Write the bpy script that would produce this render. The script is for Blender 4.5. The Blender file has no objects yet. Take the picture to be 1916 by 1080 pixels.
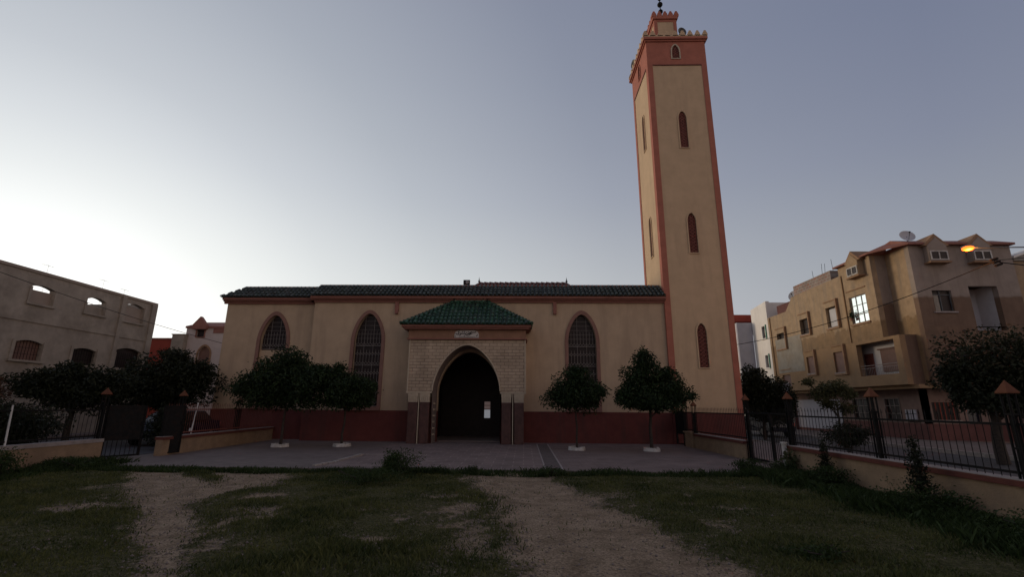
import bpy, bmesh, math, random
import numpy as np
from mathutils import Vector, Matrix
from mathutils.noise import noise as pnoise
random.seed(7); rng = np.random.default_rng(7)
sc = bpy.context.scene
col = sc.collection
R = math.radians
H = 1.7

# ------------------------------------------------------------------ helpers
def tag(o, label=None, cat=None, group=None, kind=None):
    if label: o['label'] = label
    if cat: o['category'] = cat
    if group: o['group'] = group
    if kind: o['kind'] = kind
    return o

class MB:
    """collects boxes, prisms and tubes in world space"""
    def __init__(s): s.v = []; s.f = []; s.sm = []
    def add(s, vs, fs, smooth=False):
        n = len(s.v); s.v += [tuple(p) for p in vs]
        s.f += [tuple(i + n for i in f) for f in fs]; s.sm += [smooth] * len(fs); return s
    def box(s, x0, x1, y0, y1, z0, z1):
        return s.add([(x0,y0,z0),(x1,y0,z0),(x1,y1,z0),(x0,y1,z0),(x0,y0,z1),(x1,y0,z1),(x1,y1,z1),(x0,y1,z1)],
                     [(0,3,2,1),(4,5,6,7),(0,1,5,4),(1,2,6,5),(2,3,7,6),(3,0,4,7)])
    def obox(s, p0, p1, w, z0, z1, z0b=None, z1b=None):
        """box along a ground segment p0-p1, width w"""
        a = Vector(p0[:2]); b = Vector(p1[:2]); d = (b - a).normalized(); n = Vector((-d.y, d.x)) * w / 2
        z0b = z0 if z0b is None else z0b; z1b = z1 if z1b is None else z1b
        P = [a - n, b - n, b + n, a + n]; zz = [(z0,z1),(z0b,z1b),(z0b,z1b),(z0,z1)]
        return s.add([(p.x,p.y,q[0]) for p,q in zip(P,zz)] + [(p.x,p.y,q[1]) for p,q in zip(P,zz)],
                     [(0,3,2,1),(4,5,6,7),(0,1,5,4),(1,2,6,5),(2,3,7,6),(3,0,4,7)])
    def tube(s, a, b, r, n=6, r2=None, caps=True, smooth=True):
        a = Vector(a); b = Vector(b); d = b - a
        if d.length < 1e-6: return s
        d.normalize(); u = d.orthogonal().normalized(); w = d.cross(u); r2 = r if r2 is None else r2
        vs = [a + (u*math.cos(t)+w*math.sin(t))*r for t in [2*math.pi*i/n for i in range(n)]]
        vs += [b + (u*math.cos(t)+w*math.sin(t))*r2 for t in [2*math.pi*i/n for i in range(n)]]
        fs = [(i,(i+1)%n,n+(i+1)%n,n+i) for i in range(n)]
        s.add(vs, fs, smooth)
        if caps: s.add(vs, [tuple(range(n))[::-1], tuple(range(n,2*n))], False)
        return s
    def path(s, pts, r, n=6, r2=None):
        r2 = r if r2 is None else r2
        for i in range(len(pts)-1):
            t0 = i/(len(pts)-1); t1 = (i+1)/(len(pts)-1)
            s.tube(pts[i], pts[i+1], r+(r2-r)*t0, n, r+(r2-r)*t1)
        return s
    def ball(s, c, r, nu=12, nv=8, sz=1.0):
        vs = []; fs = []
        for j in range(nv+1):
            ph = math.pi*j/nv
            for i in range(nu):
                th = 2*math.pi*i/nu
                vs.append((c[0]+r*math.sin(ph)*math.cos(th), c[1]+r*math.sin(ph)*math.sin(th), c[2]+sz*r*math.cos(ph)))
        for j in range(nv):
            for i in range(nu):
                fs.append((j*nu+i, (j+1)*nu+i, (j+1)*nu+(i+1)%nu, j*nu+(i+1)%nu))
        return s.add(vs, fs, True)
    def lathe(s, c, prof, n=16):
        """prof list of (radius, z)"""
        vs = [(c[0]+r*math.cos(2*math.pi*i/n), c[1]+r*math.sin(2*math.pi*i/n), c[2]+z) for r,z in prof for i in range(n)]
        fs = [(j*n+i, j*n+(i+1)%n, (j+1)*n+(i+1)%n, (j+1)*n+i) for j in range(len(prof)-1) for i in range(n)]
        return s.add(vs, fs, True)
    def prism(s, poly, d0, d1, fn):
        """extrude 2D polygon (u,v) between depths d0,d1; fn(u,v,d)->xyz"""
        n = len(poly)
        vs = [fn(u,v,d0) for u,v in poly] + [fn(u,v,d1) for u,v in poly]
        fs = [tuple(range(n))[::-1], tuple(range(n,2*n))] + [(i,(i+1)%n,n+(i+1)%n,n+i) for i in range(n)]
        return s.add(vs, fs)
    def pyramid(s, cx, cy, w, z0, z1):
        h = w/2
        return s.add([(cx-h,cy-h,z0),(cx+h,cy-h,z0),(cx+h,cy+h,z0),(cx-h,cy+h,z0),(cx,cy,z1)],
                     [(3,2,1,0),(0,1,4),(1,2,4),(2,3,4),(3,0,4)])
    def build(s, name, m, parent=None, bevel=0):
        me = bpy.data.meshes.new(name)
        org = parent['_o'] if parent is not None and '_o' in parent else (0,0,0)
        me.from_pydata([(x-org[0],y-org[1],z-org[2]) for x,y,z in s.v], [], s.f)
        me.polygons.foreach_set('use_smooth', s.sm)
        bm = bmesh.new(); bm.from_mesh(me); bmesh.ops.recalc_face_normals(bm, faces=bm.faces); bm.to_mesh(me); bm.free()
        me.materials.append(m)
        o = bpy.data.objects.new(name, me); col.objects.link(o)
        if parent is not None:
            o.parent = parent; o['_o'] = tuple(org)
        if bevel:
            b = o.modifiers.new('bevel','BEVEL'); b.width = bevel; b.segments = 2; b.limit_method = 'ANGLE'
        return o

def each(mb, name, m, parent):
    """every box of the builder as a part of its own"""
    for k in range(0, len(mb.v), 8):
        q = MB(); q.add(mb.v[k:k+8], [(0,3,2,1),(4,5,6,7),(0,1,5,4),(1,2,6,5),(2,3,7,6),(3,0,4,7)]); q.build(name, m, parent)

def root(name, loc, label, cat, group=None):
    o = bpy.data.objects.new(name, None); col.objects.link(o); o.location = loc
    o.empty_display_size = .1
    o['_o'] = tuple(loc); return tag(o, label, cat, group)

def kids(o): return [c for c in bpy.data.objects if c.parent == o]
def copy_tree(o, loc, rz=0, label=None, parent=None):
    c = o.copy(); col.objects.link(c)
    if parent is None:
        c.location = loc; c.rotation_euler = (0,0,rz)
        if label: c['label'] = label
    else: c.parent = parent
    for k in kids(o): copy_tree(k, None, 0, None, c)
    return c

def plate(outer, holes, d0, d1, fn, name, m, parent=None):
    """wall plate with holes. 2D (u,v) outlines, thickness d0..d1, fn(u,v,d)->xyz"""
    cu = bpy.data.curves.new('tmp','CURVE'); cu.dimensions = '2D'; cu.fill_mode = 'BOTH'
    cu.extrude = .5
    for pts in [outer] + list(holes):
        sp = cu.splines.new('POLY'); sp.points.add(len(pts)-1); sp.use_cyclic_u = True
        for i,(u,v) in enumerate(pts): sp.points[i].co = (u,v,0,1)
    ob = bpy.data.objects.new('tmp', cu); col.objects.link(ob)
    dg = bpy.context.evaluated_depsgraph_get(); dg.update()
    me = bpy.data.meshes.new_from_object(ob.evaluated_get(dg))
    bpy.data.objects.remove(ob)
    mb = MB()
    mb.add([fn(v.co.x, v.co.y, d0+(d1-d0)*(v.co.z+.5)) for v in me.vertices], [tuple(p.vertices) for p in me.polygons])
    return mb.build(name, m, parent)

def rect(a,b,c,d): return [(a,c),(b,c),(b,d),(a,d)]
def archw(t): return .74*math.sqrt(max(0,1-t*t))+.26*(1-t**1.6)
def arch(cx, w, z0, zs, za, n=10):
    """pointed arch outline"""
    a = w/2; h = za-zs
    r = [(cx+a*archw(math.sin(math.pi/2*i/n)**1.25), zs+h*math.sin(math.pi/2*i/n)**1.25) for i in range(n+1)]
    l = [(2*cx-x, z) for x,z in reversed(r[:-1])]
    return [(cx-a,z0),(cx+a,z0)] + r + l
def seg_arch(u0,u1,z0,zs,za,n=8):
    """flat segmental arch"""
    return [(u0,z0),(u1,z0)] + [(u1+(u0-u1)*i/n, zs+(za-zs)*math.sin(math.pi*i/n)) for i in range(n+1)]
def XZ(u,v,d): return (u,d,v)      # facade facing -Y: u=x, v=z, d=y
def YZ(u,v,d): return (d,u,v)      # facade in the X plane: u=y
def ring(m, outer, inner, d0, d1, fn, name, mt, parent):  # frame between two outlines
    return plate(outer, [inner], d0, d1, fn, name, mt, parent)

# ------------------------------------------------------------------ materials
def mat(name, c, rough=.85, var=.12, scale=3.0, bump=.0, bscale=40., stain=None, stain_amt=.35, stain_scale=.6, metal=0., spec=.3, streak=False, isl=0, band=None):
    m = bpy.data.materials.new(name); m.use_nodes = True
    nt = m.node_tree; N = nt.nodes; L = nt.links
    b = N['Principled BSDF']; b.inputs['Roughness'].default_value = rough
    b.inputs['Metallic'].default_value = metal
    b.inputs['Specular IOR Level'].default_value = spec
    geo = N.new('ShaderNodeNewGeometry')
    n1 = N.new('ShaderNodeTexNoise'); n1.inputs['Scale'].default_value = scale; n1.inputs['Detail'].default_value = 8; n1.inputs['Roughness'].default_value = .65
    L.new(geo.outputs['Position'], n1.inputs['Vector'])
    rp = N.new('ShaderNodeMapRange'); rp.inputs['From Min'].default_value = .3; rp.inputs['From Max'].default_value = .7
    rp.inputs['To Min'].default_value = 1-var; rp.inputs['To Max'].default_value = 1+var
    L.new(n1.outputs['Fac'], rp.inputs['Value'])
    mul = N.new('ShaderNodeMix'); mul.data_type = 'RGBA'; mul.blend_type = 'MULTIPLY'; mul.inputs['Factor'].default_value = 1
    mul.inputs['A'].default_value = (*c,1); L.new(rp.outputs['Result'], mul.inputs['B'])
    out = mul.outputs['Result']
    if stain:
        n2 = N.new('ShaderNodeTexNoise'); n2.inputs['Scale'].default_value = stain_scale; n2.inputs['Detail'].default_value = 6; n2.inputs['Roughness'].default_value = .7
        if streak:
            mp = N.new('ShaderNodeMapping'); mp.inputs['Scale'].default_value = (3,3,.35)
            L.new(geo.outputs['Position'], mp.inputs['Vector']); L.new(mp.outputs['Vector'], n2.inputs['Vector'])
        else: L.new(geo.outputs['Position'], n2.inputs['Vector'])
        r2 = N.new('ShaderNodeMapRange'); r2.inputs['From Min'].default_value = .48; r2.inputs['From Max'].default_value = .68
        r2.inputs['To Max'].default_value = stain_amt; L.new(n2.outputs['Fac'], r2.inputs['Value'])
        mx = N.new('ShaderNodeMix'); mx.data_type = 'RGBA'; L.new(r2.outputs['Result'], mx.inputs['Factor'])
        L.new(out, mx.inputs['A']); mx.inputs['B'].default_value = (*stain,1); out = mx.outputs['Result']
    if band:      # a second coat of paint below height band[0], with an uneven edge
        sz = N.new('ShaderNodeSeparateXYZ'); L.new(geo.outputs['Position'], sz.inputs[0])
        ne = N.new('ShaderNodeTexNoise'); ne.inputs['Scale'].default_value = 2.5; ne.inputs['Detail'].default_value = 6; L.new(geo.outputs['Position'], ne.inputs['Vector'])
        ma = N.new('ShaderNodeMath'); ma.operation = 'MULTIPLY_ADD'; ma.inputs[1].default_value = band[2]; L.new(ne.outputs['Fac'], ma.inputs[0]); L.new(sz.outputs['Z'], ma.inputs[2])
        mr = N.new('ShaderNodeMapRange'); mr.inputs['From Min'].default_value = band[0]+band[2]*.5-.06; mr.inputs['From Max'].default_value = band[0]+band[2]*.5+.06; mr.inputs['To Min'].default_value = 1; mr.inputs['To Max'].default_value = 0; L.new(ma.outputs[0], mr.inputs['Value'])
        mc = N.new('ShaderNodeMix'); mc.data_type = 'RGBA'; mc.blend_type = 'MULTIPLY'; mc.inputs['B'].default_value = (*band[1],1); L.new(mr.outputs['Result'], mc.inputs['Factor']); L.new(out, mc.inputs['A']); out = mc.outputs['Result']
    if isl:
        ri = N.new('ShaderNodeMapRange'); ri.inputs['To Min'].default_value = 1-isl; ri.inputs['To Max'].default_value = 1+isl; L.new(geo.outputs['Random Per Island'], ri.inputs['Value'])
        mi = N.new('ShaderNodeMix'); mi.data_type = 'RGBA'; mi.blend_type = 'MULTIPLY'; mi.inputs['Factor'].default_value = 1; L.new(out, mi.inputs['A']); L.new(ri.outputs['Result'], mi.inputs['B']); out = mi.outputs['Result']
    L.new(out, b.inputs['Base Color'])
    if bump:
        n3 = N.new('ShaderNodeTexNoise'); n3.inputs['Scale'].default_value = bscale; n3.inputs['Detail'].default_value = 4
        L.new(geo.outputs['Position'], n3.inputs['Vector'])
        bp = N.new('ShaderNodeBump'); bp.inputs['Strength'].default_value = bump; bp.inputs['Distance'].default_value = .02
        L.new(n3.outputs['Fac'], bp.inputs['Height']); L.new(bp.outputs['Normal'], b.inputs['Normal'])
    return m

def brickmat(name, c1, c2, mortar, bw, bh, ms, axis='XZ', bump=.5, off=.5, rough=.85):
    m = bpy.data.materials.new(name); m.use_nodes = True
    nt = m.node_tree; N = nt.nodes; L = nt.links; b = N['Principled BSDF']; b.inputs['Roughness'].default_value = rough
    b.inputs['Specular IOR Level'].default_value = .25
    geo = N.new('ShaderNodeNewGeometry'); sp = N.new('ShaderNodeSeparateXYZ'); cb = N.new('ShaderNodeCombineXYZ')
    L.new(geo.outputs['Position'], sp.inputs[0])
    L.new(sp.outputs[axis[0]], cb.inputs['X']); L.new(sp.outputs[axis[1]], cb.inputs['Y'])
    nz = N.new('ShaderNodeTexNoise'); nz.inputs['Scale'].default_value = 6; L.new(geo.outputs['Position'], nz.inputs['Vector'])
    vm = N.new('ShaderNodeVectorMath'); vm.operation = 'MULTIPLY_ADD'; vm.inputs[1].default_value = (.02,.02,0)
    L.new(nz.outputs['Color'], vm.inputs[0]); L.new(cb.outputs[0], vm.inputs[2])
    br = N.new('ShaderNodeTexBrick'); br.offset = off; L.new(vm.outputs[0], br.inputs['Vector'])
    br.inputs['Scale'].default_value = 1; br.inputs['Brick Width'].default_value = bw; br.inputs['Row Height'].default_value = bh
    br.inputs['Mortar Size'].default_value = ms; br.inputs['Mortar Smooth'].default_value = .3; br.inputs['Bias'].default_value = 0
    br.inputs['Color1'].default_value = (*c1,1); br.inputs['Color2'].default_value = (*c2,1); br.inputs['Mortar'].default_value = (*mortar,1)
    n1 = N.new('ShaderNodeTexNoise'); n1.inputs['Scale'].default_value = 1.2; n1.inputs['Detail'].default_value = 8; n1.inputs['Roughness'].default_value = .7
    L.new(geo.outputs['Position'], n1.inputs['Vector'])
    rp = N.new('ShaderNodeMapRange'); rp.inputs['From Min'].default_value = .3; rp.inputs['From Max'].default_value = .7
    rp.inputs['To Min'].default_value = .72; rp.inputs['To Max'].default_value = 1.25; L.new(n1.outputs['Fac'], rp.inputs['Value'])
    mul = N.new('ShaderNodeMix'); mul.data_type = 'RGBA'; mul.blend_type = 'MULTIPLY'; mul.inputs['Factor'].default_value = 1
    L.new(br.outputs['Color'], mul.inputs['A']); L.new(rp.outputs['Result'], mul.inputs['B']); L.new(mul.outputs['Result'], b.inputs['Base Color'])
    bp = N.new('ShaderNodeBump'); bp.inputs['Strength'].default_value = bump; bp.inputs['Distance'].default_value = .012; bp.invert = True
    L.new(br.outputs['Fac'], bp.inputs['Height']); L.new(bp.outputs['Normal'], b.inputs['Normal'])
    return m

M = {}
M['cream'] = mat('cream render', (.47,.345,.23), var=.09, scale=1.5, bump=.35, bscale=60, stain=(.33,.24,.165), stain_amt=.55, stain_scale=.6, streak=True)
M['cream_t'] = mat('tower render', (.54,.385,.24), var=.09, scale=1.2, bump=.35, bscale=60, stain=(.40,.285,.18), stain_amt=.5, stain_scale=.5, streak=True)
M['trim'] = mat('terracotta paint', (.26,.115,.088), var=.15, scale=3, bump=.2, stain=(.25,.12,.09), stain_amt=.4)
M['towerred'] = mat('tower red paint', (.38,.135,.09), var=.12, scale=2.5, bump=.2, stain=(.29,.12,.09), stain_amt=.35, streak=True)
M['plinth'] = mat('dark red plinth paint', (.135,.038,.031), var=.2, scale=2, bump=.2, stain=(.085,.036,.030), stain_amt=.8, stain_scale=1.2, streak=True)
M['frame'] = mat('window surround paint', (.24,.13,.10), var=.12, scale=4, bump=.15)
M['tile'] = mat('green glazed tile', (.020,.062,.034), rough=.5, var=.4, scale=9, spec=.5, stain=(.065,.065,.055), stain_amt=.7, stain_scale=3, isl=.45)
M['tile_old'] = mat('weathered green tile', (.034,.044,.036), rough=.6, var=.45, scale=8, spec=.4, stain=(.085,.07,.058), stain_amt=.7, stain_scale=2.5, isl=.45)
M['iron'] = mat('dark painted iron', (.011,.011,.011), spec=.12, rough=.75, var=.3, scale=10, stain=(.035,.018,.012), stain_amt=.4, stain_scale=6)
M['rediron'] = mat('rust red painted iron', (.17,.055,.04), rough=.65, var=.3, scale=10)
M['greyiron'] = mat('grey painted sheet metal', (.10,.11,.115), rough=.6, var=.2, scale=5, stain=(.12,.06,.04), stain_amt=.3, stain_scale=3)
M['grille'] = mat('pale window grille', (.27,.235,.21), rough=.6, var=.1)
M['dark'] = mat('unlit interior tone', (.022,.016,.014), var=.2)  # near-black colour stands in for the shade of the unlit interior
M['wood'] = mat('dark stained wood', (.018,.010,.008), rough=.55, var=.35, scale=5)
M['glassd'] = mat('dark window glass', (.022,.014,.013), rough=.45, var=.3, spec=.25)
M['mirror'] = mat('bright reflective glass', (.93,1.0,.96), rough=.06, var=.03, metal=1.)
M['brick'] = brickmat('cream porch brick', (.46,.36,.26), (.41,.315,.225), (.21,.155,.112), .36, .148, .012, bump=.8)
M['porchwood'] = mat('brown porch frieze', (.25,.135,.085), var=.2, scale=3, bump=.2)
M['stone'] = mat('pale carved stone', (.46,.38,.28), var=.15, scale=9, bump=.4, bscale=30)
M['shaft'] = mat('brown marble shaft', (.075,.032,.026), rough=.5, var=.4, scale=5, spec=.4)
M['jamb'] = mat('grey pink marble jamb', (.22,.17,.15), rough=.5, var=.2, scale=6)
M['sign'] = mat('pale marble sign', (.50,.46,.42), rough=.5, var=.1, scale=8, stain=(.33,.31,.29), stain_amt=.5, stain_scale=6)
M['black'] = mat('black paint', (.012,.011,.011), rough=.6)
M['white'] = mat('white paint', (.52,.49,.45), var=.15, scale=9, bump=.4, stain=(.26,.22,.18), stain_amt=.85, stain_scale=5)
M['coping'] = mat('cement coping', (.30,.26,.24), var=.18, scale=6, bump=.3, stain=(.19,.15,.13), stain_amt=.5, stain_scale=2)
M['redcoping'] = mat('red coping edge', (.115,.036,.026), var=.2, scale=4, bump=.3)
M['ochre'] = mat('ochre wall render', (.27,.185,.115), var=.22, scale=3, bump=.4, stain=(.22,.15,.10), stain_amt=.7, stain_scale=1.3)
M['orange'] = mat('orange painted metal cap', (.125,.042,.018), rough=.8, var=.15, scale=8)
M['whitepipe'] = mat('white pipe', (.6,.6,.58), rough=.5)
M['bark'] = mat('tree bark', (.045,.034,.027), var=.35, scale=14, bump=.6)
M['soil'] = mat('planter soil', (.05,.035,.028), var=.3, scale=20, bump=.6)
M['tan'] = mat('tan house render', (.32,.225,.135), var=.2, scale=2.6, bump=.35, stain=(.215,.17,.125), stain_amt=.9, stain_scale=.7, streak=True)
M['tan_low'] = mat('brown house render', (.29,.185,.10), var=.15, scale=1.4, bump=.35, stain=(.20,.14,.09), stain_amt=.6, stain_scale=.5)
M['tan_two'] = mat('two coat tan render', (.35,.25,.155), var=.2, scale=2.6, bump=.35, stain=(.24,.19,.14), stain_amt=.9, stain_scale=.7, streak=True, band=(6.5,(.70,.64,.56),.9))
M['mauve_two'] = mat('two coat grey render', (.28,.228,.19), var=.15, scale=1.6, bump=.35, stain=(.21,.165,.135), stain_amt=.7, stain_scale=.8, streak=True, band=(7.5,(.58,.46,.38),.25))
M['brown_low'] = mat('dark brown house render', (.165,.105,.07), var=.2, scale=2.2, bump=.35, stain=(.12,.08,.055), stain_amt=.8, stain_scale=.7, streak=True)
M['mauve'] = mat('grey cement render', (.29,.236,.195), var=.15, scale=1.2, bump=.35, stain=(.22,.17,.14), stain_amt=.6, stain_scale=.6)
M['greycem'] = mat('patched grey cement', (.27,.245,.205), var=.2, scale=2, bump=.35, stain=(.24,.18,.12), stain_amt=.6, stain_scale=1.2)
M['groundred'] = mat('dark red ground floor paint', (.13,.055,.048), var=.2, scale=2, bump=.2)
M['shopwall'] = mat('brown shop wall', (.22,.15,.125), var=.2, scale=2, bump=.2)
M['cement'] = mat('raw cement blockwork', (.30,.26,.215), var=.2, scale=1.6, bump=.5, stain=(.19,.16,.13), stain_amt=.8, stain_scale=.6)
M['block'] = brickmat('bare red blockwork', (.30,.16,.12), (.24,.19,.16), (.30,.27,.24), .34, .2, .03, axis='YZ')
M['whitewall'] = mat('white house wall', (.78,.74,.68), var=.06, scale=1.2, bump=.2, stain=(.55,.50,.45), stain_amt=.3, stain_scale=.8, streak=True)
M['lavender'] = mat('lavender white wall', (.40,.39,.43), var=.08, scale=1.5, bump=.2)
M['balcony'] = mat('pale balcony wall', (.50,.49,.50), var=.1, scale=2)
M['green'] = mat('green painted shutter', (.04,.20,.13), rough=.5)
M['redhouse'] = mat('brick red wall', (.30,.055,.035), var=.15, scale=2)
M['pinkhouse'] = mat('pale pink render', (.50,.43,.40), var=.1, scale=1.5, bump=.2, stain=(.4,.33,.3), stain_amt=.4)
M['shutter'] = mat('brown roller shutter', (.17,.095,.075), rough=.6, var=.2, scale=4)
M['brownfr'] = mat('brown window surround', (.28,.17,.10), var=.2, scale=4)
M['dish'] = mat('grey dish', (.45,.44,.45), rough=.5, var=.1)
M['paving'] = brickmat('plaza paving', (.16,.118,.105), (.195,.145,.13), (.26,.205,.185), .62, .45, .018, axis='XY', bump=.35)
M['paving2'] = brickmat('small plaza paving', (.15,.11,.098), (.175,.13,.115), (.20,.155,.14), .30, .15, .012, axis='XY', bump=.35)
M['asphalt'] = mat('asphalt', (.075,.07,.07), var=.25, scale=3, bump=.5, stain=(.11,.10,.095), stain_amt=.6, stain_scale=.7)
M['concrete'] = mat('pavement concrete', (.165,.13,.115), var=.2, scale=2.5, bump=.4, stain=(.11,.085,.075), stain_amt=.6, stain_scale=.9)
M['drain'] = mat('worn drain cover concrete', (.105,.083,.075), var=.25, scale=4, bump=.4)
M['kerbw'] = mat('worn white kerb stone', (.33,.29,.26), var=.25, scale=7, bump=.4, stain=(.2,.17,.15), stain_amt=.7, stain_scale=5)
M['carpaint'] = mat('dark blue car paint', (.008,.010,.022), rough=.25, var=.05, spec=.6)
M['rubber'] = mat('tyre rubber', (.02,.02,.02), rough=.9)
M['carglass'] = mat('car glass', (.02,.02,.022), rough=.08, var=.05, spec=.8)
M['chrome'] = mat('wheel metal', (.4,.4,.4), rough=.35, metal=1)
M['lens'] = mat('lamp lens', (.5,.12,.1), rough=.3)

M['raised'] = mat('old red ridge tile', (.11,.058,.055), rough=.75, var=.25, scale=5)
def leafmat(name, c, c2, trans=.25, nsc=2.2, isl=.45):
    m = bpy.data.materials.new(name); m.use_nodes = True; nt = m.node_tree; N = nt.nodes; L = nt.links
    b = N['Principled BSDF']; b.inputs['Roughness'].default_value = .6; b.inputs['Specular IOR Level'].default_value = .18
    g = N.new('ShaderNodeNewGeometry'); n = N.new('ShaderNodeTexNoise'); n.inputs['Scale'].default_value = nsc; n.inputs['Detail'].default_value = 5
    L.new(g.outputs['Position'], n.inputs['Vector'])
    ad = N.new('ShaderNodeMath'); ad.operation = 'MULTIPLY_ADD'; ad.inputs[1].default_value = isl; L.new(g.outputs['Random Per Island'], ad.inputs[0]); L.new(n.outputs['Fac'], ad.inputs[2])
    r = N.new('ShaderNodeMapRange'); r.inputs['From Min'].default_value = .4; r.inputs['From Max'].default_value = 1.05; L.new(ad.outputs[0], r.inputs['Value'])
    mx = N.new('ShaderNodeMix'); mx.data_type = 'RGBA'; mx.inputs['A'].default_value = (*c,1); mx.inputs['B'].default_value = (*c2,1)
    L.new(r.outputs['Result'], mx.inputs['Factor']); L.new(mx.outputs['Result'], b.inputs['Base Color'])
    tr = N.new('ShaderNodeBsdfTranslucent'); L.new(mx.outputs['Result'], tr.inputs['Color'])
    ms = N.new('ShaderNodeMixShader'); ms.inputs['Fac'].default_value = trans
    L.new(b.outputs[0], ms.inputs[1]); L.new(tr.outputs[0], ms.inputs[2]); L.new(ms.outputs[0], N['Material Output'].inputs['Surface'])
    return m
M['leaf'] = leafmat('orange tree leaves', (.010,.017,.007), (.030,.052,.016), .12)
M['leaf_dark'] = leafmat('dark leaves', (.010,.013,.007), (.026,.031,.014), .12)
M['leaf_dry'] = leafmat('olive leaves', (.040,.045,.018), (.10,.10,.045))
M['leaf_red'] = leafmat('reddish leaves', (.05,.028,.018), (.09,.05,.03))
M['weed'] = leafmat('weed leaves', (.020,.034,.010), (.050,.075,.022))
M['grass'] = leafmat('grass blades', (.026,.042,.012), (.165,.160,.055), .3, 1.3, .35)

def emis(name, c, s):
    m = bpy.data.materials.new(name); m.use_nodes = True; N = m.node_tree.nodes; b = N['Principled BSDF']
    b.inputs['Base Color'].default_value = (*c,1); b.inputs['Emission Color'].default_value = (*c,1); b.inputs['Emission Strength'].default_value = s
    return m
M['lampglow'] = emis('sodium lamp glass', (1,.125,.012), 3.2)
M['glowpane'] = emis('glowing pane', (.75,.78,.85), .2)  # emission stands in for brightness seen through the door opening

# ------------------------------------------------------------------ foliage
def leaves(name, blobs, n, size, m, parent=None, shell=.75, origin=(0,0,0), aspect=2.2, droop=.2, org=None):
    """blobs: (cx,cy,cz,rx,ry,rz[,weight])"""
    w = np.array([b[3]*b[4]*b[5] if len(b) < 7 else b[6] for b in blobs]); w = w**.75; w = w/w.sum()
    idx = rng.choice(len(blobs), n, p=w)
    B = np.array([b[:6] for b in blobs])[idx]
    d = rng.normal(size=(n,3)); d /= np.linalg.norm(d,axis=1)[:,None]
    rr = 1-(rng.random(n)**1.6)*(1-shell*.35)
    # ragged surface: low-frequency lumps
    ph = rng.random((6,3))*6.28; fr = rng.normal(size=(6,3))*3.2
    lump = np.zeros(n)
    for k in range(6): lump += np.sin((d*fr[k]).sum(1)+ph[k,0]+idx*1.7)
    rr = rr*(1+.12*lump) + np.where(rng.random(n) < .09, rng.random(n)*.20, 0)
    P = B[:,:3] + d*rr[:,None]*B[:,3:6]
    P += rng.normal(size=(n,3))*size*.4
    # orientation
    a = d*.7 + rng.normal(size=(n,3))*.8; a[:,2] -= droop; a /= np.linalg.norm(a,axis=1)[:,None]
    t = rng.normal(size=(n,3)); s = np.cross(a,t); s /= np.linalg.norm(s,axis=1)[:,None]
    nn = np.cross(a,s)
    L = size*(.6+.8*rng.random(n))[:,None]; W = L/aspect
    v0 = P - a*L*.5; v1 = P + s*W*.5 + nn*W*.12; v2 = P + a*L*.5 - np.array([0,0,1])*L*.1; v3 = P - s*W*.5 + nn*W*.12
    V = np.stack([v0,v1,v2,v3],1).reshape(-1,3)
    if parent is not None and '_o' in parent: V = V - np.array(parent['_o'][:])
    me = bpy.data.meshes.new(name); me.vertices.add(4*n); me.vertices.foreach_set('co', V.ravel())
    me.loops.add(4*n); me.loops.foreach_set('vertex_index', np.arange(4*n)); me.polygons.add(n)
    me.polygons.foreach_set('loop_start', np.arange(0,4*n,4)); me.update(); me.validate()
    me.materials.append(m)
    o = bpy.data.objects.new(name, me); col.objects.link(o)
    if parent is not None: o.parent = parent; o['_o'] = tuple(parent['_o'])
    return o

def trunk(base, top, r, limbs, parent, m=None, seed=0):
    mb = MB(); rd = random.Random(seed)
    b = Vector(base); t = Vector(top); pts = [b + (t-b)*k/4 + Vector((rd.uniform(-.03,.03), rd.uniform(-.03,.03), 0))*(k > 0) for k in range(5)]
    mb.path(pts, r*1.25, 8, r*.8)
    for l in limbs:
        l = Vector(l); s = pts[-1] if rd.random() < .7 else pts[-2]
        mid = s.lerp(l, .5) + Vector((rd.uniform(-.1,.1), rd.uniform(-.1,.1), .08))
        mb.path([s, mid, l], r*.55, 6, r*.2)
        for k in range(3):
            e = l + Vector((rd.uniform(-.4,.4), rd.uniform(-.4,.4), rd.uniform(-.1,.4)))
            mb.tube(mid.lerp(l, rd.random()), e, r*.2, 5, r*.06)
    return mb.build('trunk', m or M['bark'], parent)

def tree(name, base, tz, r, blobs, n, size, label, cat, group=None, m='leaf', seed=0, droop=.2):
    n = int(n*1.9); size = size*.95
    rt = root(name, base, label, cat, group)
    limbs = [(b[0], b[1], b[2]-b[5]*.1) for b in blobs]
    trunk(base, (base[0]+.02, base[1], tz), r, limbs, rt, seed=seed)
    leaves('crown', blobs, n, size, M[m], rt, droop=droop)
    return rt

# ------------------------------------------------------------------ camera
cam = bpy.data.cameras.new('camera'); co = bpy.data.objects.new('camera', cam); col.objects.link(co); sc.camera = co
y, p, r = R(1.5), R(14.0), R(.45)
fw = Vector((-math.sin(y)*math.cos(p), math.cos(y)*math.cos(p), math.sin(p)))
rt_ = Vector((math.cos(y), math.sin(y), 0)); up = rt_.cross(fw)
rt2 = rt_*math.cos(r)+up*math.sin(r); up2 = -rt_*math.sin(r)+up*math.cos(r)
co.matrix_world = Matrix(((rt2.x,up2.x,-fw.x,0),(rt2.y,up2.y,-fw.y,0),(rt2.z,up2.z,-fw.z,H),(0,0,0,1)))
cam.sensor_width = 36; cam.lens = 36*882/1916; cam.clip_end = 2000; cam.clip_start = .05

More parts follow.
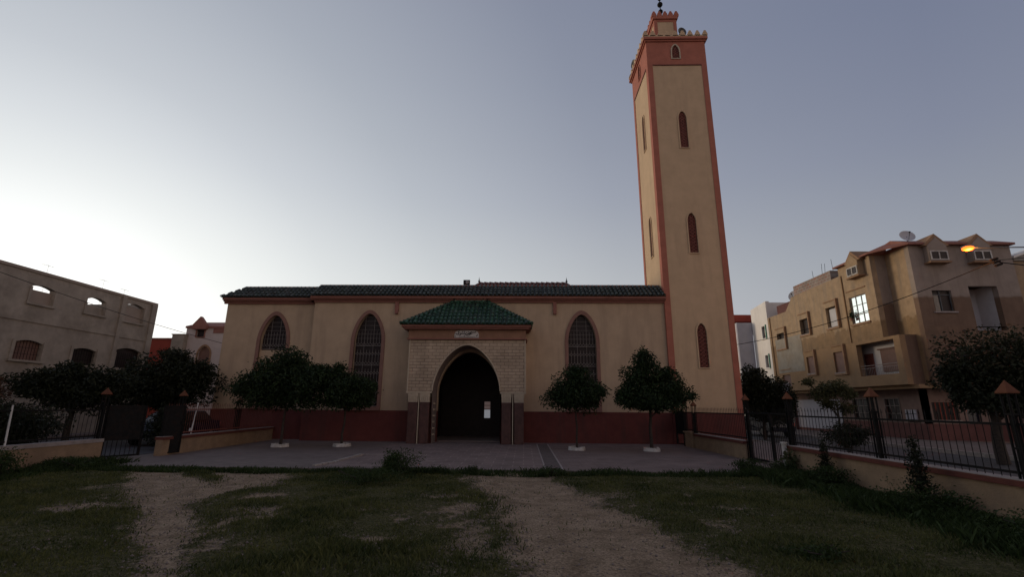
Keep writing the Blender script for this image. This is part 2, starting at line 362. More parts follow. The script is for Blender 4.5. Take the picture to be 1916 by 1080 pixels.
# ------------------------------------------------------------------ world and sun
w = bpy.data.worlds.new('World'); sc.world = w; w.use_nodes = True; nt = w.node_tree; N = nt.nodes; L = nt.links
bg = N['Background']
AZ = -48
g = Vector((math.sin(R(AZ))*math.cos(R(4)), math.cos(R(AZ))*math.cos(R(4)), math.sin(R(4))))
tc = N.new('ShaderNodeTexCoord')
nrm = N.new('ShaderNodeVectorMath'); nrm.operation = 'NORMALIZE'; L.new(tc.outputs['Generated'], nrm.inputs[0])
dt = N.new('ShaderNodeVectorMath'); dt.operation = 'DOT_PRODUCT'; L.new(nrm.outputs[0], dt.inputs[0]); dt.inputs[1].default_value = g
ac = N.new('ShaderNodeMath'); ac.operation = 'ARCCOSINE'; L.new(dt.outputs['Value'], ac.inputs[0])
an = N.new('ShaderNodeMath'); an.operation = 'DIVIDE'; L.new(ac.outputs[0], an.inputs[0]); an.inputs[1].default_value = math.pi
def ramp(stops, inp, interp='B_SPLINE'):
    r = N.new('ShaderNodeValToRGB'); r.color_ramp.interpolation = interp
    e = r.color_ramp.elements
    while len(e) > 1: e.remove(e[-1])
    e[0].position = stops[0][0]; e[0].color = (*stops[0][1],1)
    for ps,c in stops[1:]:
        k = e.new(ps); k.color = (*c,1)
    L.new(inp, r.inputs['Fac']); return r
glow = ramp([(0,(.84,.80,.74)),(8/180,(.70,.70,.64)),(16/180,(.50,.505,.45)),(26/180,(.33,.335,.30)),(38/180,(.205,.21,.185)),(48/180,(.145,.147,.13)),(60/180,(.075,.075,.065)),(90/180,(.0,.0,.0))], an.outputs[0], 'LINEAR')
sp = N.new('ShaderNodeSeparateXYZ'); L.new(nrm.outputs[0], sp.inputs[0])
# base sky by elevation (z = sin el)
base = ramp([(0,(.30,.30,.34)),(.24,(.252,.275,.325)),(.42,(.20,.224,.308)),(.6,(.166,.192,.282)),(1,(.13,.155,.245))], sp.outputs['Z'], 'LINEAR')
# pink band opposite the sunset (the anti-twilight arch)
mr = N.new('ShaderNodeMapRange'); mr.inputs['From Min'].default_value = .55; mr.inputs['From Max'].default_value = .85; L.new(an.outputs[0], mr.inputs['Value']); mr.interpolation_type = 'SMOOTHSTEP'
band = ramp([(0,(.66,.44,.28)),(.14,(.62,.40,.25)),(.35,(.36,.23,.13)),(.6,(.14,.09,.05)),(1,(.0,.0,.0))], sp.outputs['Z'], 'LINEAR')
hz = ramp([(0,(.20,.195,.18)),(.16,(.18,.178,.165)),(.26,(.135,.135,.125)),(.40,(.065,.068,.062)),(.50,(.035,.037,.032)),(.72,(0,0,0))], sp.outputs['Z'], 'LINEAR')
hm = N.new('ShaderNodeMapRange'); hm.inputs['From Min'].default_value = .18; hm.inputs['From Max'].default_value = .62; hm.inputs['To Min'].default_value = 1.15; hm.inputs['To Max'].default_value = .22; L.new(an.outputs[0], hm.inputs['Value']); hm.interpolation_type = 'SMOOTHSTEP'
hx = N.new('ShaderNodeMix'); hx.data_type = 'RGBA'; L.new(hm.outputs['Result'], hx.inputs['Factor']); hx.clamp_factor = False; hx.inputs['A'].default_value = (0,0,0,1); L.new(hz.outputs['Color'], hx.inputs['B'])
bm_ = N.new('ShaderNodeMix'); bm_.data_type = 'RGBA'; L.new(mr.outputs['Result'], bm_.inputs['Factor']); bm_.inputs['A'].default_value = (0,0,0,1); L.new(band.outputs['Color'], bm_.inputs['B'])
sky = N.new('ShaderNodeTexSky'); sky.sky_type = 'NISHITA'; sky.sun_disc = False; sky.sun_elevation = R(1.0); sky.sun_rotation = R(AZ)
sk = N.new('ShaderNodeMix'); sk.data_type = 'RGBA'; sk.blend_type = 'MULTIPLY'; sk.inputs['Factor'].default_value = 1; L.new(sky.outputs['Color'], sk.inputs['A']); sk.inputs['B'].default_value = (.006,.006,.006,1)
def addc(a,b):
    m = N.new('ShaderNodeMix'); m.data_type = 'RGBA'; m.blend_type = 'ADD'; m.inputs['Factor'].default_value = 1
    L.new(a, m.inputs['A']); L.new(b, m.inputs['B']); return m.outputs['Result']
o_ = addc(addc(addc(addc(base.outputs['Color'], glow.outputs['Color']), hx.outputs['Result']), bm_.outputs['Result']), sk.outputs['Result'])
L.new(o_, bg.inputs['Color']); bg.inputs['Strength'].default_value = 1.0
sun = bpy.data.lights.new('sun','SUN'); sun.energy = 1.15; sun.angle = R(14); sun.color = (1,.78,.54)
so = bpy.data.objects.new('sun', sun); col.objects.link(so)
sd = Vector((math.sin(R(-66))*math.cos(R(7)), math.cos(R(-66))*math.cos(R(7)), math.sin(R(7))))
so.rotation_euler = sd.to_track_quat('Z','Y').to_euler()
sc.view_settings.view_transform = 'Standard'; sc.view_settings.look = 'None'; sc.view_settings.exposure = 0; sc.view_settings.gamma = 1
sc.render.engine = 'CYCLES'

# ------------------------------------------------------------------ ground
def interp(poly, yq):
    ys = np.array([q[1] for q in poly]); xs = np.array([q[0] for q in poly]); o = np.argsort(ys)
    return np.interp(yq, ys[o], xs[o])
mainL = [(-1.14,12.6),(-.84,10.65),(-.53,9.24),(-.33,8.0),(-.18,7.05),(-.05,6.1),(.1,5.4),(.4,3.0),(.6,-5)]
mainR = [(.66,12.5),(.97,11.5),(1.35,9.9),(1.75,8.5),(2.0,7.2),(2.25,6.2),(2.5,5.5),(2.9,3.0),(3.2,-5)]
leftL = [(-10.6,13.3),(-9.6,12.0),(-7.7,9.8),(-6.6,8.6),(-5.9,7.8),(-5.2,7.0),(-4.6,6.3),(-4.05,5.2),(-3.6,3),(-3,-5)]
leftR = [(-9.0,13.3),(-8.2,12.2),(-6.8,10.9),(-6.3,9.4),(-5.5,8.25),(-4.9,7.2),(-4.1,6.3),(-3.4,5.3),(-2.8,3),(-2.2,-5)]
forkL = [(-8.6,13.3),(-7.4,12.3),(-6.9,11.2),(-6.9,10.0),(-6.0,8.0),(-40,7.9),(-40,-9)]
forkR = [(-6.9,13.3),(-5.8,12.3),(-5.5,11.2),(-6.0,10.0),(-5.9,8.0),(-41,7.9),(-41,-9)]
def ss(a, b, x): t = np.clip((x-a)/(b-a),0,1); return t*t*(3-2*t)
def fbm(x, y, s, seed):
    out = np.zeros_like(x); a = 1.; r_ = np.random.default_rng(seed)
    for k in range(5):
        f = s*1.9**k
        for j in range(4):
            th = r_.random()*6.28; ph = r_.random()*6.28
            out += a*np.sin((x*math.cos(th)+y*math.sin(th))*f+ph+1.7*np.sin((x*math.sin(th)-y*math.cos(th))*f*.6+ph*2))
        a *= .58
    return out/8.
def dirt(x, y):
    """1 = bare dirt, 0 = grass"""
    n = fbm(x,y,1.1,3); n2 = fbm(x,y,4.5,5); n3 = fbm(x,y,13,8)
    d = np.zeros_like(x)
    for Lp,Rp in ((mainL,mainR),(leftL,leftR),(forkL,forkR)):
        a = interp(Lp,y); b = interp(Rp,y)
        m = np.minimum(x-a, b-x) + .42*n + .34*n2 + .22*n3
        d = np.maximum(d, ss(-.62,.48,m))
    def patch(cx,cy,rx,ry,s=.9):
        q = 1-np.sqrt(((x-cx)/rx)**2+((y-cy)/ry)**2)
        return .8*s*ss(-.25,.85,q+.6*n+.8*n2+.6*n3)
    for a in [(-1.5,9.9,1.1,.35),(-1.1,8.6,.55,1.3),(-1.9,6.95,.6,.28,.8),(-4.1,8.05,.5,.14,.8),(-3.6,11.4,.9,.25,.7),(-7.6,8.6,1.1,.5),(-3.9,6.4,.7,.7,.8),(-5.0,9.9,.6,.5),(1.9,10.3,1.0,.7,.6),(2.2,12.0,1.4,.3,.6),(6.6,8.4,.7,.25,.55),(-2.6,8.6,.5,.15,.7),(-.6,7.0,.5,1.3,.75),(-9.8,13.0,1.4,.5),(5.6,6.6,.4,.12,.6),(4.6,5.4,.5,.1,.5),(-1.0,5.8,.3,.5,.5)]:
        d = np.maximum(d, patch(*a))
    d = np.maximum(d, .62*ss(.10,.9,n+.9*n2+.7*n3))
    return np.clip(d,0,1)
def gz(x, y):
    d = dirt(x,y)
    fade = ss(13.35,12.7,y)*ss(-13.0,-12.3,x)*ss(7.5,7.0,x)
    return (-.03 - .04*d + .045*(fbm(x,y,.8,11)) + .018*fbm(x,y,5,12)*(1-.5*d))*fade - .02*(1-fade)
def gridmesh(x0,x1,nx,y0,y1,ny):
    xs = np.linspace(x0,x1,nx); ys = y0+(y1-y0)*np.linspace(0,1,ny)**1.25
    Xg,Yg = np.meshgrid(xs,ys); x = Xg.ravel(); y = Yg.ravel(); z = gz(x,y)
    i = np.arange((ny-1)*(nx-1)); r_ = i//(nx-1); c_ = i%(nx-1); a = r_*nx+c_
    F_ = np.stack([a,a+1,a+nx+1,a+nx],1)
    return x,y,z,F_
gx,gy,gzv,gf = gridmesh(-13.1,7.7,330,-8,13.72,300)
me = bpy.data.meshes.new('field'); me.from_pydata(np.stack([gx,gy,gzv],1).tolist(), [], gf.tolist())
at = me.attributes.new('dirt','FLOAT','POINT'); at.data.foreach_set('value', dirt(gx,gy))
me.polygons.foreach_set('use_smooth',[True]*len(me.polygons))
field = bpy.data.objects.new('ground', me); col.objects.link(field); tag(field, 'worn grass field with bare reddish dirt paths', 'ground', kind='structure')
m = bpy.data.materials.new('field soil'); m.use_nodes = True; nt = m.node_tree; N2 = nt.nodes; L2 = nt.links; b = N2['Principled BSDF']; b.inputs['Roughness'].default_value = .95; b.inputs['Specular IOR Level'].default_value = .1
aa = N2.new('ShaderNodeAttribute'); aa.attribute_name = 'dirt'; ge = N2.new('ShaderNodeNewGeometry')
def nz(sc_, d=8, rg=.65):
    n = N2.new('ShaderNodeTexNoise'); n.inputs['Scale'].default_value = sc_; n.inputs['Detail'].default_value = d; n.inputs['Roughness'].default_value = rg; L2.new(ge.outputs['Position'], n.inputs['Vector']); return n
def rmp(inp, stops):
    r = N2.new('ShaderNodeValToRGB'); e = r.color_ramp.elements
    e[0].position = stops[0][0]; e[0].color = (*stops[0][1],1); e[1].position = stops[-1][0]; e[1].color = (*stops[-1][1],1)
    for ps,c in stops[1:-1]: k = e.new(ps); k.color = (*c,1)
    L2.new(inp, r.inputs['Fac']); return r
na = nz(2.5); nb = nz(14); nc = nz(34,7,.75)
dr = rmp(na.outputs['Fac'], [(.3,(.185,.130,.083)),(.5,(.30,.220,.147)),(.7,(.39,.290,.20))])
gr = rmp(nb.outputs['Fac'], [(.3,(.040,.042,.016)),(.5,(.085,.078,.034)),(.7,(.16,.128,.072))])
fa = N2.new('ShaderNodeMath'); fa.operation = 'MULTIPLY_ADD'; fa.inputs[1].default_value = .9; L2.new(nb.outputs['Fac'], fa.inputs[0]); 
sb = N2.new('ShaderNodeMath'); sb.operation = 'SUBTRACT'; L2.new(aa.outputs['Fac'], sb.inputs[0]); sb.inputs[1].default_value = .45; L2.new(sb.outputs[0], fa.inputs[2])
fm = N2.new('ShaderNodeMapRange'); fm.inputs['From Min'].default_value = .35; fm.inputs['From Max'].default_value = .65; L2.new(fa.outputs[0], fm.inputs['Value'])
mx = N2.new('ShaderNodeMix'); mx.data_type = 'RGBA'; L2.new(fm.outputs['Result'], mx.inputs['Factor']); L2.new(gr.outputs['Color'], mx.inputs['A']); L2.new(dr.outputs['Color'], mx.inputs['B'])
sm = N2.new('ShaderNodeMapRange'); sm.inputs['From Min'].default_value = .38; sm.inputs['From Max'].default_value = .62; sm.inputs['To Min'].default_value = .5; sm.inputs['To Max'].default_value = 1.35; L2.new(nc.outputs['Fac'], sm.inputs['Value'])  # colour noise paints in small dark shadows along with darker soil specks
ml = N2.new('ShaderNodeMix'); ml.data_type = 'RGBA'; ml.blend_type = 'MULTIPLY'; ml.inputs['Factor'].default_value = 1; L2.new(mx.outputs['Result'], ml.inputs['A']); L2.new(sm.outputs['Result'], ml.inputs['B'])
L2.new(ml.outputs['Result'], b.inputs['Base Color'])
bp = N2.new('ShaderNodeBump'); bp.inputs['Strength'].default_value = 1; bp.inputs['Distance'].default_value = .06; L2.new(nb.outputs['Fac'], bp.inputs['Height'])
bp2 = N2.new('ShaderNodeBump'); bp2.inputs['Strength'].default_value = .6; bp2.inputs['Distance'].default_value = .012; L2.new(nc.outputs['Fac'], bp2.inputs['Height']); L2.new(bp.outputs['Normal'], bp2.inputs['Normal'])
L2.new(bp2.outputs['Normal'], b.inputs['Normal'])
me.materials.append(m)

def sheet(name, x0,x1,y0,y1,z,m,label,th=.1):
    return tag(MB().box(x0,x1,y0,y1,z-th,z).build(name, m), label, name, kind='structure')
tag(MB().box(-400,400,-300,500,-.5,-.12).build('terrain', mat('dry earth', (.13,.105,.09), var=.25, scale=.5, bump=.4)), 'flat dry earth reaching to the horizon', 'terrain', kind='structure')
# plaza of paving in front of the mosque
tag(MB().box(-12.9,7.5,13.55,23.9,-.1,.0).build('plaza', M['paving']), 'paved forecourt in front of the mosque', 'plaza', kind='structure')
tag(MB().box(1.12,7.45,13.6,23.35,-.05,.004).build('plaza', M['paving2']), 'finer paving right of the drain channel', 'plaza', kind='structure')
tag(MB().box(-12.85,-5.8,13.58,23.35,-.05,.004).build('plaza', M['concrete']), 'plain concrete screed at the left of the forecourt', 'plaza', kind='structure')
# roads and pavements outside the fences
tag(MB().box(-25,-13.15,-20,80,-.1,-.02).build('road', M['asphalt']), 'street left of the mosque yard', 'road', kind='structure')
tag(MB().box(-26.5,-22.6,-20,70,-.08,.10).build('pavement', M['concrete']), 'pavement under the unfinished grey building', 'pavement', kind='structure')
tag(MB().box(11.6,16.9,-20,80,-.1,-.015).build('road', M['asphalt']), 'street right of the mosque yard', 'road', kind='structure')
tag(MB().box(7.7,11.5,-20,80,-.1,.10).build('pavement', M['concrete']), 'pavement just outside the right hand fence', 'pavement', kind='structure')
tag(MB().box(17.0,23.0,-20,80,-.1,.12).build('pavement', M['concrete']), 'pavement in front of the tan houses', 'pavement', kind='structure')
tag(MB().box(11.5,11.62,-20,80,-.1,.13).box(16.88,17.0,-20,80,-.1,.14).build('kerb', M['kerbw']), 'pale kerb stones along the right street', 'kerb', kind='structure')

# drain channel strips and worn kerbs across the plaza
dc = MB(); dc.box(.58,.62,13.6,22.6,0,.012).box(1.06,1.11,13.6,22.6,0,.014)
tag(dc.build('drain_channel', M['coping']), 'pair of thin pale stone strips edging the drain channel in the paving', 'drain channel')
tag(MB().box(.62,1.06,13.62,22.6,0,.006).build('plaza', M['drain']), 'dark strip of the drain channel', 'plaza', kind='structure')
kb = MB(); rd = random.Random(3); pts = [(-5.9,13.95),(-5.75,14.5),(-5.72,15.2),(-5.66,16.0),(-5.62,16.8),(-5.6,17.3)]
for i in range(len(pts)-1):
    a,b2 = pts[i],pts[i+1]
    for k in range(2):
        q0 = (a[0]+(b2[0]-a[0])*k/2+rd.uniform(-.03,.03), a[1]+(b2[1]-a[1])*k/2+.01); q1 = (a[0]+(b2[0]-a[0])*(k+1)/2+rd.uniform(-.03,.03), a[1]+(b2[1]-a[1])*(k+1)/2-.02)
        kb.obox(q0,q1,.10+rd.random()*.03,-.02,.03+rd.random()*.03)
tag(kb.build('kerb_line', M['kerbw']), 'broken whitish kerb line running across the paving left of the porch', 'kerb')
kb = MB().box(-5.55,-3.4,17.28,17.34,0,.02)
tag(kb.build('kerb_line', M['coping']), 'thin pale straight joint line across the paving before the porch', 'kerb')
# earth lip between plaza and field
tag(MB().box(-11.6,6.4,13.45,13.56,-.15,.02).build('kerb', M['concrete']), 'concrete edge between paving and grass', 'kerb', kind='structure')

# grass blades
def blades(name, n, xr, yr, h, mt, lab, cat, dens=None, wid=.006, zoff=0, kind='stuff'):
    x = rng.uniform(*xr, n*3); yv = yr[0]+(yr[1]-yr[0])*rng.random(n*3)**1.5
    pr = .012+(1-dirt(x,yv))**1.6 if dens is None else dens(x,yv)
    k = rng.random(n*3) < pr; x = x[k][:n]; yv = yv[k][:n]; n = len(x)
    z = gz(x,yv)-.005+zoff
    tall = .30+1.5*np.clip(fbm(x,yv,1.7,21)*.9+.35,0,1.4)
    for (cx_,cy_,rx_,ry_,a_) in ((-1.75,6.2,1.0,.55,1.6),(-3.0,5.5,1.2,.5,.9),(-3.9,7.3,.9,.35,.8),(-3.0,12.3,1.6,.5,1.3),(4.2,8.2,.6,.25,.9),(-9.5,9.5,1.5,1.2,.5),(-6.5,12.9,2.0,.3,.6)):
        tall = tall + .55*a_*np.exp(-((x-cx_)/rx_)**2-((yv-cy_)/ry_)**2)
    hh = h*tall*(.5+rng.random(n)); th = rng.random(n)*6.28; ln = rng.normal(size=(n,2))*.45
    wd = wid*(.7+.8*rng.random(n))*(1+yv*.05)
    dx = np.cos(th)*wd; dy = np.sin(th)*wd
    P0 = np.stack([x-dx,yv-dy,z],1); P1 = np.stack([x+dx,yv+dy,z],1)
    P2 = np.stack([x+ln[:,0]*hh*.45+dx*.6,yv+ln[:,1]*hh*.45+dy*.6,z+hh*.62],1); P3 = np.stack([x+ln[:,0]*hh,yv+ln[:,1]*hh,z+hh],1)
    V = np.stack([P0,P1,P2,P3],1).reshape(-1,3)
    me = bpy.data.meshes.new(name); me.vertices.add(4*n); me.vertices.foreach_set('co', V.ravel())
    me.loops.add(4*n); me.loops.foreach_set('vertex_index', np.arange(4*n)); me.polygons.add(n); me.polygons.foreach_set('loop_start', np.arange(0,4*n,4)); me.update(); me.validate()
    me.materials.append(mt); o = bpy.data.objects.new(name, me); col.objects.link(o); return tag(o, lab, cat, kind=kind)
blades('grass', 260000, (-13,7.6), (2.5,13.4), .043, M['grass'], 'short patchy grass covering the field', 'grass')
blades('grass', 14000, (-13,7.3), (12.85,13.5), .10, M['weed'], 'taller weeds along the edge of the paving', 'weeds', dens=lambda x,yv: .25+.75*ss(.0,.5,fbm(x,yv,1.4,31)), wid=.008)
blades('grass', 26000, (5.6,7.5), (4,14.2), .16, M['weed'], 'tall weeds at the foot of the right hand wall', 'weeds', dens=lambda x,yv: ss(5.6,7.0,x+.6*fbm(x,yv,1.5,33)), wid=.009)
blades('grass', 16000, (-13,-11), (9,14.6), .15, M['weed'], 'tall weeds at the foot of the left hand wall', 'weeds', dens=lambda x,yv: ss(-11.4,-12.6,x+.5*fbm(x,yv,1.5,35)), wid=.009)
# pebbles and crumbs of earth
def pebbles(n):
    x = rng.uniform(-9,5,n*4); yv = 3+10.3*rng.random(n*4)**1.3
    d = dirt(x,yv); pr = np.exp(-((d-.55)/.28)**2)*.9+.08*d; k = rng.random(n*4) < pr; x = x[k][:n]; yv = yv[k][:n]; n = len(x)
    z = gz(x,yv); s = .005+.019*rng.random(n)**2.6
    T = np.array([(1,0,0),(0,1,0),(-1,0,0),(0,-1,0),(0,0,.7),(0,0,-.5)]); F_ = np.array([(0,1,4),(1,2,4),(2,3,4),(3,0,4),(1,0,5),(2,1,5),(3,2,5),(0,3,5)])
    J = rng.uniform(.6,1.4,(n,6,1)); V = T[None]*J*s[:,None,None]; a = rng.random(n)*6.28; c,s_ = np.cos(a),np.sin(a)
    Vx = V[:,:,0]*c[:,None]-V[:,:,1]*s_[:,None]; Vy = V[:,:,0]*s_[:,None]+V[:,:,1]*c[:,None]
    V = np.stack([Vx+x[:,None],Vy+yv[:,None],V[:,:,2]+z[:,None]+.003],2).reshape(-1,3)
    Fa = (F_[None]+(np.arange(n)*6)[:,None,None]).reshape(-1)
    me = bpy.data.meshes.new('gravel'); me.vertices.add(6*n); me.vertices.foreach_set('co',V.ravel()); me.loops.add(24*n); me.loops.foreach_set('vertex_index',Fa)
    me.polygons.add(8*n); me.polygons.foreach_set('loop_start',np.arange(0,24*n,3)); me.update(); me.validate()
    me.materials.append(mat('pebble', (.19,.15,.13), var=.4, scale=20)); o = bpy.data.objects.new('gravel', me); col.objects.link(o)
    tag(o,'loose pebbles and crumbs of dry earth on the paths','gravel',kind='stuff')
pebbles(15000)

# ------------------------------------------------------------------ roof tiles
def tile_slope(mb, A, B, C, D, sp=.21, rad=.075, step=.34):
    """eave line A->B, top line D->C (above A and B); rows of overlapping barrel tiles"""
    A,B,C,D = map(Vector,(A,B,C,D)); e = (B-A); Lh = e.length; e.normalize()
    nrm_ = e.cross(((C+D)/2)-((A+B)/2)).normalized()
    if nrm_.z < 0: nrm_ = -nrm_
    sl = nrm_.cross(e).normalized()
    if sl.z < 0: sl = -sl
    full = (D-A).dot(sl); a = (D-A).dot(e); b_ = (B-C).dot(e)
    n = int(Lh/sp)
    for i in range(n):
        u = (i+.5)*Lh/n
        ln = full
        if a > .01: ln = min(ln, full*u/a)
        if b_ > .01: ln = min(ln, full*(Lh-u)/b_)
        base_ = A+e*u; k = max(1,int(round(ln/step)))
        for j in range(k):
            s0 = ln*j/k; s1 = ln*(j+1)/k+.03
            jx = e*random.uniform(-.012,.012)+sl*random.uniform(-.02,.02); p0 = base_+jx+sl*(s0-(.04 if j == 0 else 0))+nrm_*random.uniform(.02,.042); p1 = base_+sl*s1+nrm_*.0
            rr = rad*random.uniform(.93,1.07); m_ = 6
            vs = []
            for (pp,r_) in ((p0,rr*1.12),(p1,rr*.9)):
                for t in range(m_+1):
                    th = math.pi*t/m_; vs.append(pp+e*math.cos(th)*r_+nrm_*math.sin(th)*r_)
            mb.add(vs,[(t,t+1,m_+2+t,m_+1+t) for t in range(m_)],True)
            mb.add(vs[:m_+1],[tuple(range(m_+1))],False)
def hip_tiles(mb, P, Q, rad=.09, step=.3):
    P = Vector(P); Q = Vector(Q); d = Q-P; n = max(1,int(d.length/step))
    for i in range(n): mb.tube(P+d*i/n+Vector((0,0,.05)), P+d*(i+1)/n+Vector((0,0,.02)), rad*1.15, 8, rad*.85)

# ------------------------------------------------------------------ the mosque
FY = 23.5; WY = 23.95                      # facade plane, recessed left wing plane
mq = root('mosque', (-3,FY,0), 'low cream mosque with dark red base, green tiled eave and arched entrance porch', 'mosque')
CX = -2.68
W2 = arch(-7.85, 1.38, 1.62, 4.85, 6.22); W3 = arch(2.9, 1.38, 1.62, 4.85, 6.20); W1 = arch(-12.92, 1.38, 1.62, 4.85, 6.2)
door_open = arch(CX, 3.06, 0, 2.35, 4.30, 14)
# walls (thick plates with real openings)
Wall = plate([(-10.75,1.44),(CX-1.53,1.44)]+[q for q in [(CX-1.53,2.35)]]+[(x,z) for x,z in reversed(door_open[3:])][0:]+[(CX+1.53,1.44),(7.1,1.44),(7.1,7.0),(-10.75,7.0)], [W2,W3], FY, FY+.35, XZ, 'wall', M['cream'], mq)
plate([(-15.6,1.44),(-10.75,1.44),(-10.75,7.0),(-15.6,7.0)], [W1], WY, WY+.35, XZ, 'wing_wall', M['cream'], mq)
b_ = MB().box(-15.6,-15.25,WY+.35,45,0,7.0).box(6.75,7.1,FY+.35,45,0,6.9).box(-15.25,6.75,44.65,45,0,7.0)
b_.build('rear_wall', M['cream'], mq)
pl = MB().box(-10.79,CX-1.53,FY-.03,FY+.35,0,1.44).box(CX+1.53,7.12,FY-.03,FY+.35,0,1.44).box(-15.63,-10.79,WY-.03,WY+.35,0,1.44)
pl.build('plinth', M['plinth'], mq)
MB().box(-15.25,6.75,WY+.4,44.6,6.75,6.95).build('roof_slab', M['coping'], mq)
MB().box(-15.2,6.7,FY+.36,44.6,-.05,.03).build('floor', M['jamb'], mq)
# dark dividing walls inside, so that the windows look into a closed hall
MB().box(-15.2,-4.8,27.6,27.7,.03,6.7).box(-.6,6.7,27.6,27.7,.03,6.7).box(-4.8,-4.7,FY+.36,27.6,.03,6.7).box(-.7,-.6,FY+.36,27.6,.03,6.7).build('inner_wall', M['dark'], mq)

def grille(cx, w, z0, z1, zs, za, yy, par):
    mb = MB(); a = w/2; h = za-zs
    def halfw(z):
        if z <= zs: return a
        return a*archw(min(1,(z-zs)/h))
    nx = 9
    for i in range(1,nx):
        x = cx-a+w*i/nx
        # top of bar at arch
        zt = z1
        if zt > zs:
            zz = zs
            while zz < zt and halfw(zz) > abs(x-cx): zz += .03
            zt = zz
        # bars broken up between bands
        if i % 3 == 0: mb.tube((x,yy,z0),(x,yy,zt),.008,4,caps=False)
        else:
            z = z0+.25
            while z+.62 < zt:
                mb.tube((x,yy,z),(x,yy,z+.62),.007,4,caps=False); z += .95
    z = z0
    for zz in [q for q in (z0+.02, z0+1.02, z0+2.0, z0+2.97) if q < zs+.1]:
        mb.tube((cx-halfw(zz),yy,zz),(cx+halfw(zz),yy,zz),.013,4)
    # zigzag / diamond bands
    zc = z0+.2
    while zc < min(z1,zs)-.1:
        for i in range(nx):
            xa = cx-a+w*i/nx; xb = xa+w/nx; s = 1 if i % 2 else -1
            for q in (-1,1):
                mb.tube((xa,yy,zc+s*q*.075),(xb,yy,zc-s*q*.075),.007,4,caps=False)
        zc += .475
    # upper part: small square lattice
    zz = zs+.12
    while zz < za-.1:
        hw = halfw(zz); mb.tube((cx-hw,yy,zz),(cx+hw,yy,zz),.006,4,caps=False); zz += .22
    return mb.build('grille', M['grille'], par)
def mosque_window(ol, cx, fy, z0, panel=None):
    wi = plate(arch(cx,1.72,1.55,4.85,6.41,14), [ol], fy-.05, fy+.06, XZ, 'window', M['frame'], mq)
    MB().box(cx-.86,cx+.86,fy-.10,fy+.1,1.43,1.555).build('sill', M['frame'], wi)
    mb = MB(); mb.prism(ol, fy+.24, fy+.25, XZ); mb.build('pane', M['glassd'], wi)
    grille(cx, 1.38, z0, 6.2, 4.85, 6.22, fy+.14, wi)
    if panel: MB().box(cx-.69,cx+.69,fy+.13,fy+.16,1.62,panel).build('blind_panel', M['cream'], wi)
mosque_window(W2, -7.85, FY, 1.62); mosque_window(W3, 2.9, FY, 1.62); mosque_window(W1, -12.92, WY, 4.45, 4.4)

# cornice mouldings under the eaves
cn = MB()
for (x0,x1,yy) in ((-10.9,7.12,FY),(-15.75,-10.9,WY)):
    cn.box(x0,x1,yy-.10,yy,6.80,6.90).box(x0,x1,yy-.20,yy,6.90,6.97).box(x0,x1,yy-.30,yy+.3,6.97,7.10)
cn.box(-10.9,-10.78,FY-.1,WY,6.8,7.1)
cn.build('cornice', M['trim'], mq)
dsp = MB()
for x in (-6.48,1.56): dsp.box(x-.09,x+.09,FY-.12,FY,6.35,6.80).box(x-.075,x+.075,FY-.16,FY,6.2,6.35)
for c_ in (-6.48,1.56):
    MB().box(c_-.09,c_+.09,FY-.12,FY,6.35,6.80).box(c_-.075,c_+.075,FY-.17,FY,6.2,6.35).build('drain_spout', M['trim'], mq)
ro = MB()
ro.add([(-10.9,FY-.36,7.10),(7.1,FY-.36,7.10),(7.1,24.2,7.84),(-10.9,24.2,7.84),(-10.9,24.2,7.1),(7.1,24.2,7.1)],[(0,1,2,3),(3,2,5,4),(0,3,4),(1,5,2),(0,4,5,1)])
ro.add([(-15.85,WY-.36,7.10),(-10.9,WY-.36,7.10),(-10.9,24.55,7.82),(-15.1,24.55,7.82),(-10.9,24.55,7.1),(-15.85,24.55,7.1)],[(0,1,2,3),(3,2,4,5),(0,3,5),(1,4,2),(0,5,4,1)])
roof = ro.build('roof', M['tile_old'], mq)
tl = MB(); tile_slope(tl,(-10.9,FY-.36,7.12),(7.1,FY-.36,7.12),(7.1,24.2,7.86),(-10.9,24.2,7.86)); tile_slope(tl,(-15.85,WY-.36,7.12),(-10.9,WY-.36,7.12),(-10.9,24.55,7.84),(-15.1,24.55,7.84))
tl.build('roof_tile', M['tile_old'], roof)
MB().box(-10.9,7.1,24.2,24.4,7.1,7.93).box(-15.1,-10.9,24.56,24.75,7.1,7.91).build('roof_edge', M['trim'], roof)
# raised hipped roof further back, with two finials
rr_ = MB(); x0,x1,y0,y1 = -3.3,3.0,26.4,31.0
rr_.add([(x0,y0,7.9),(x1,y0,7.9),(x1,y1,7.9),(x0,y1,7.9),(-2.7,27.4,8.80),(2.55,27.4,8.80)],[(0,1,5,4),(1,2,5),(2,3,4,5),(3,0,4),(0,3,2,1)])
rr_.box(x0+.2,x1-.2,y0+.2,y1-.2,6.95,7.9)
lant = rr_.build('raised_roof', M['raised'], mq)
tm_ = MB(); tile_slope(tm_,(x0,y0,7.92),(x1,y0,7.92),(2.55,27.4,8.82),(-2.7,27.4,8.82)); hip_tiles(tm_,(-2.7,27.4,8.80),(2.55,27.4,8.80)); hip_tiles(tm_,(x0,y0,7.9),(-2.7,27.4,8.80)); hip_tiles(tm_,(x1,y0,7.9),(2.55,27.4,8.80))
tm_.build('roof_tile', M['raised'], lant)
def finial(x,yy,z,s,par):
    f = MB(); f.lathe((x,yy,z),[(.0,0),(.07*s,.0),(.05*s,.06*s),(.03*s,.1*s),(.09*s,.17*s),(.09*s,.22*s),(.03*s,.28*s),(.045*s,.34*s),(.02*s,.4*s),(.0,.6*s)],10); return f.build('finial', M['iron'], par)
finial(-2.7,27.4,8.82,.75,lant); finial(2.55,27.4,8.82,.75,lant)

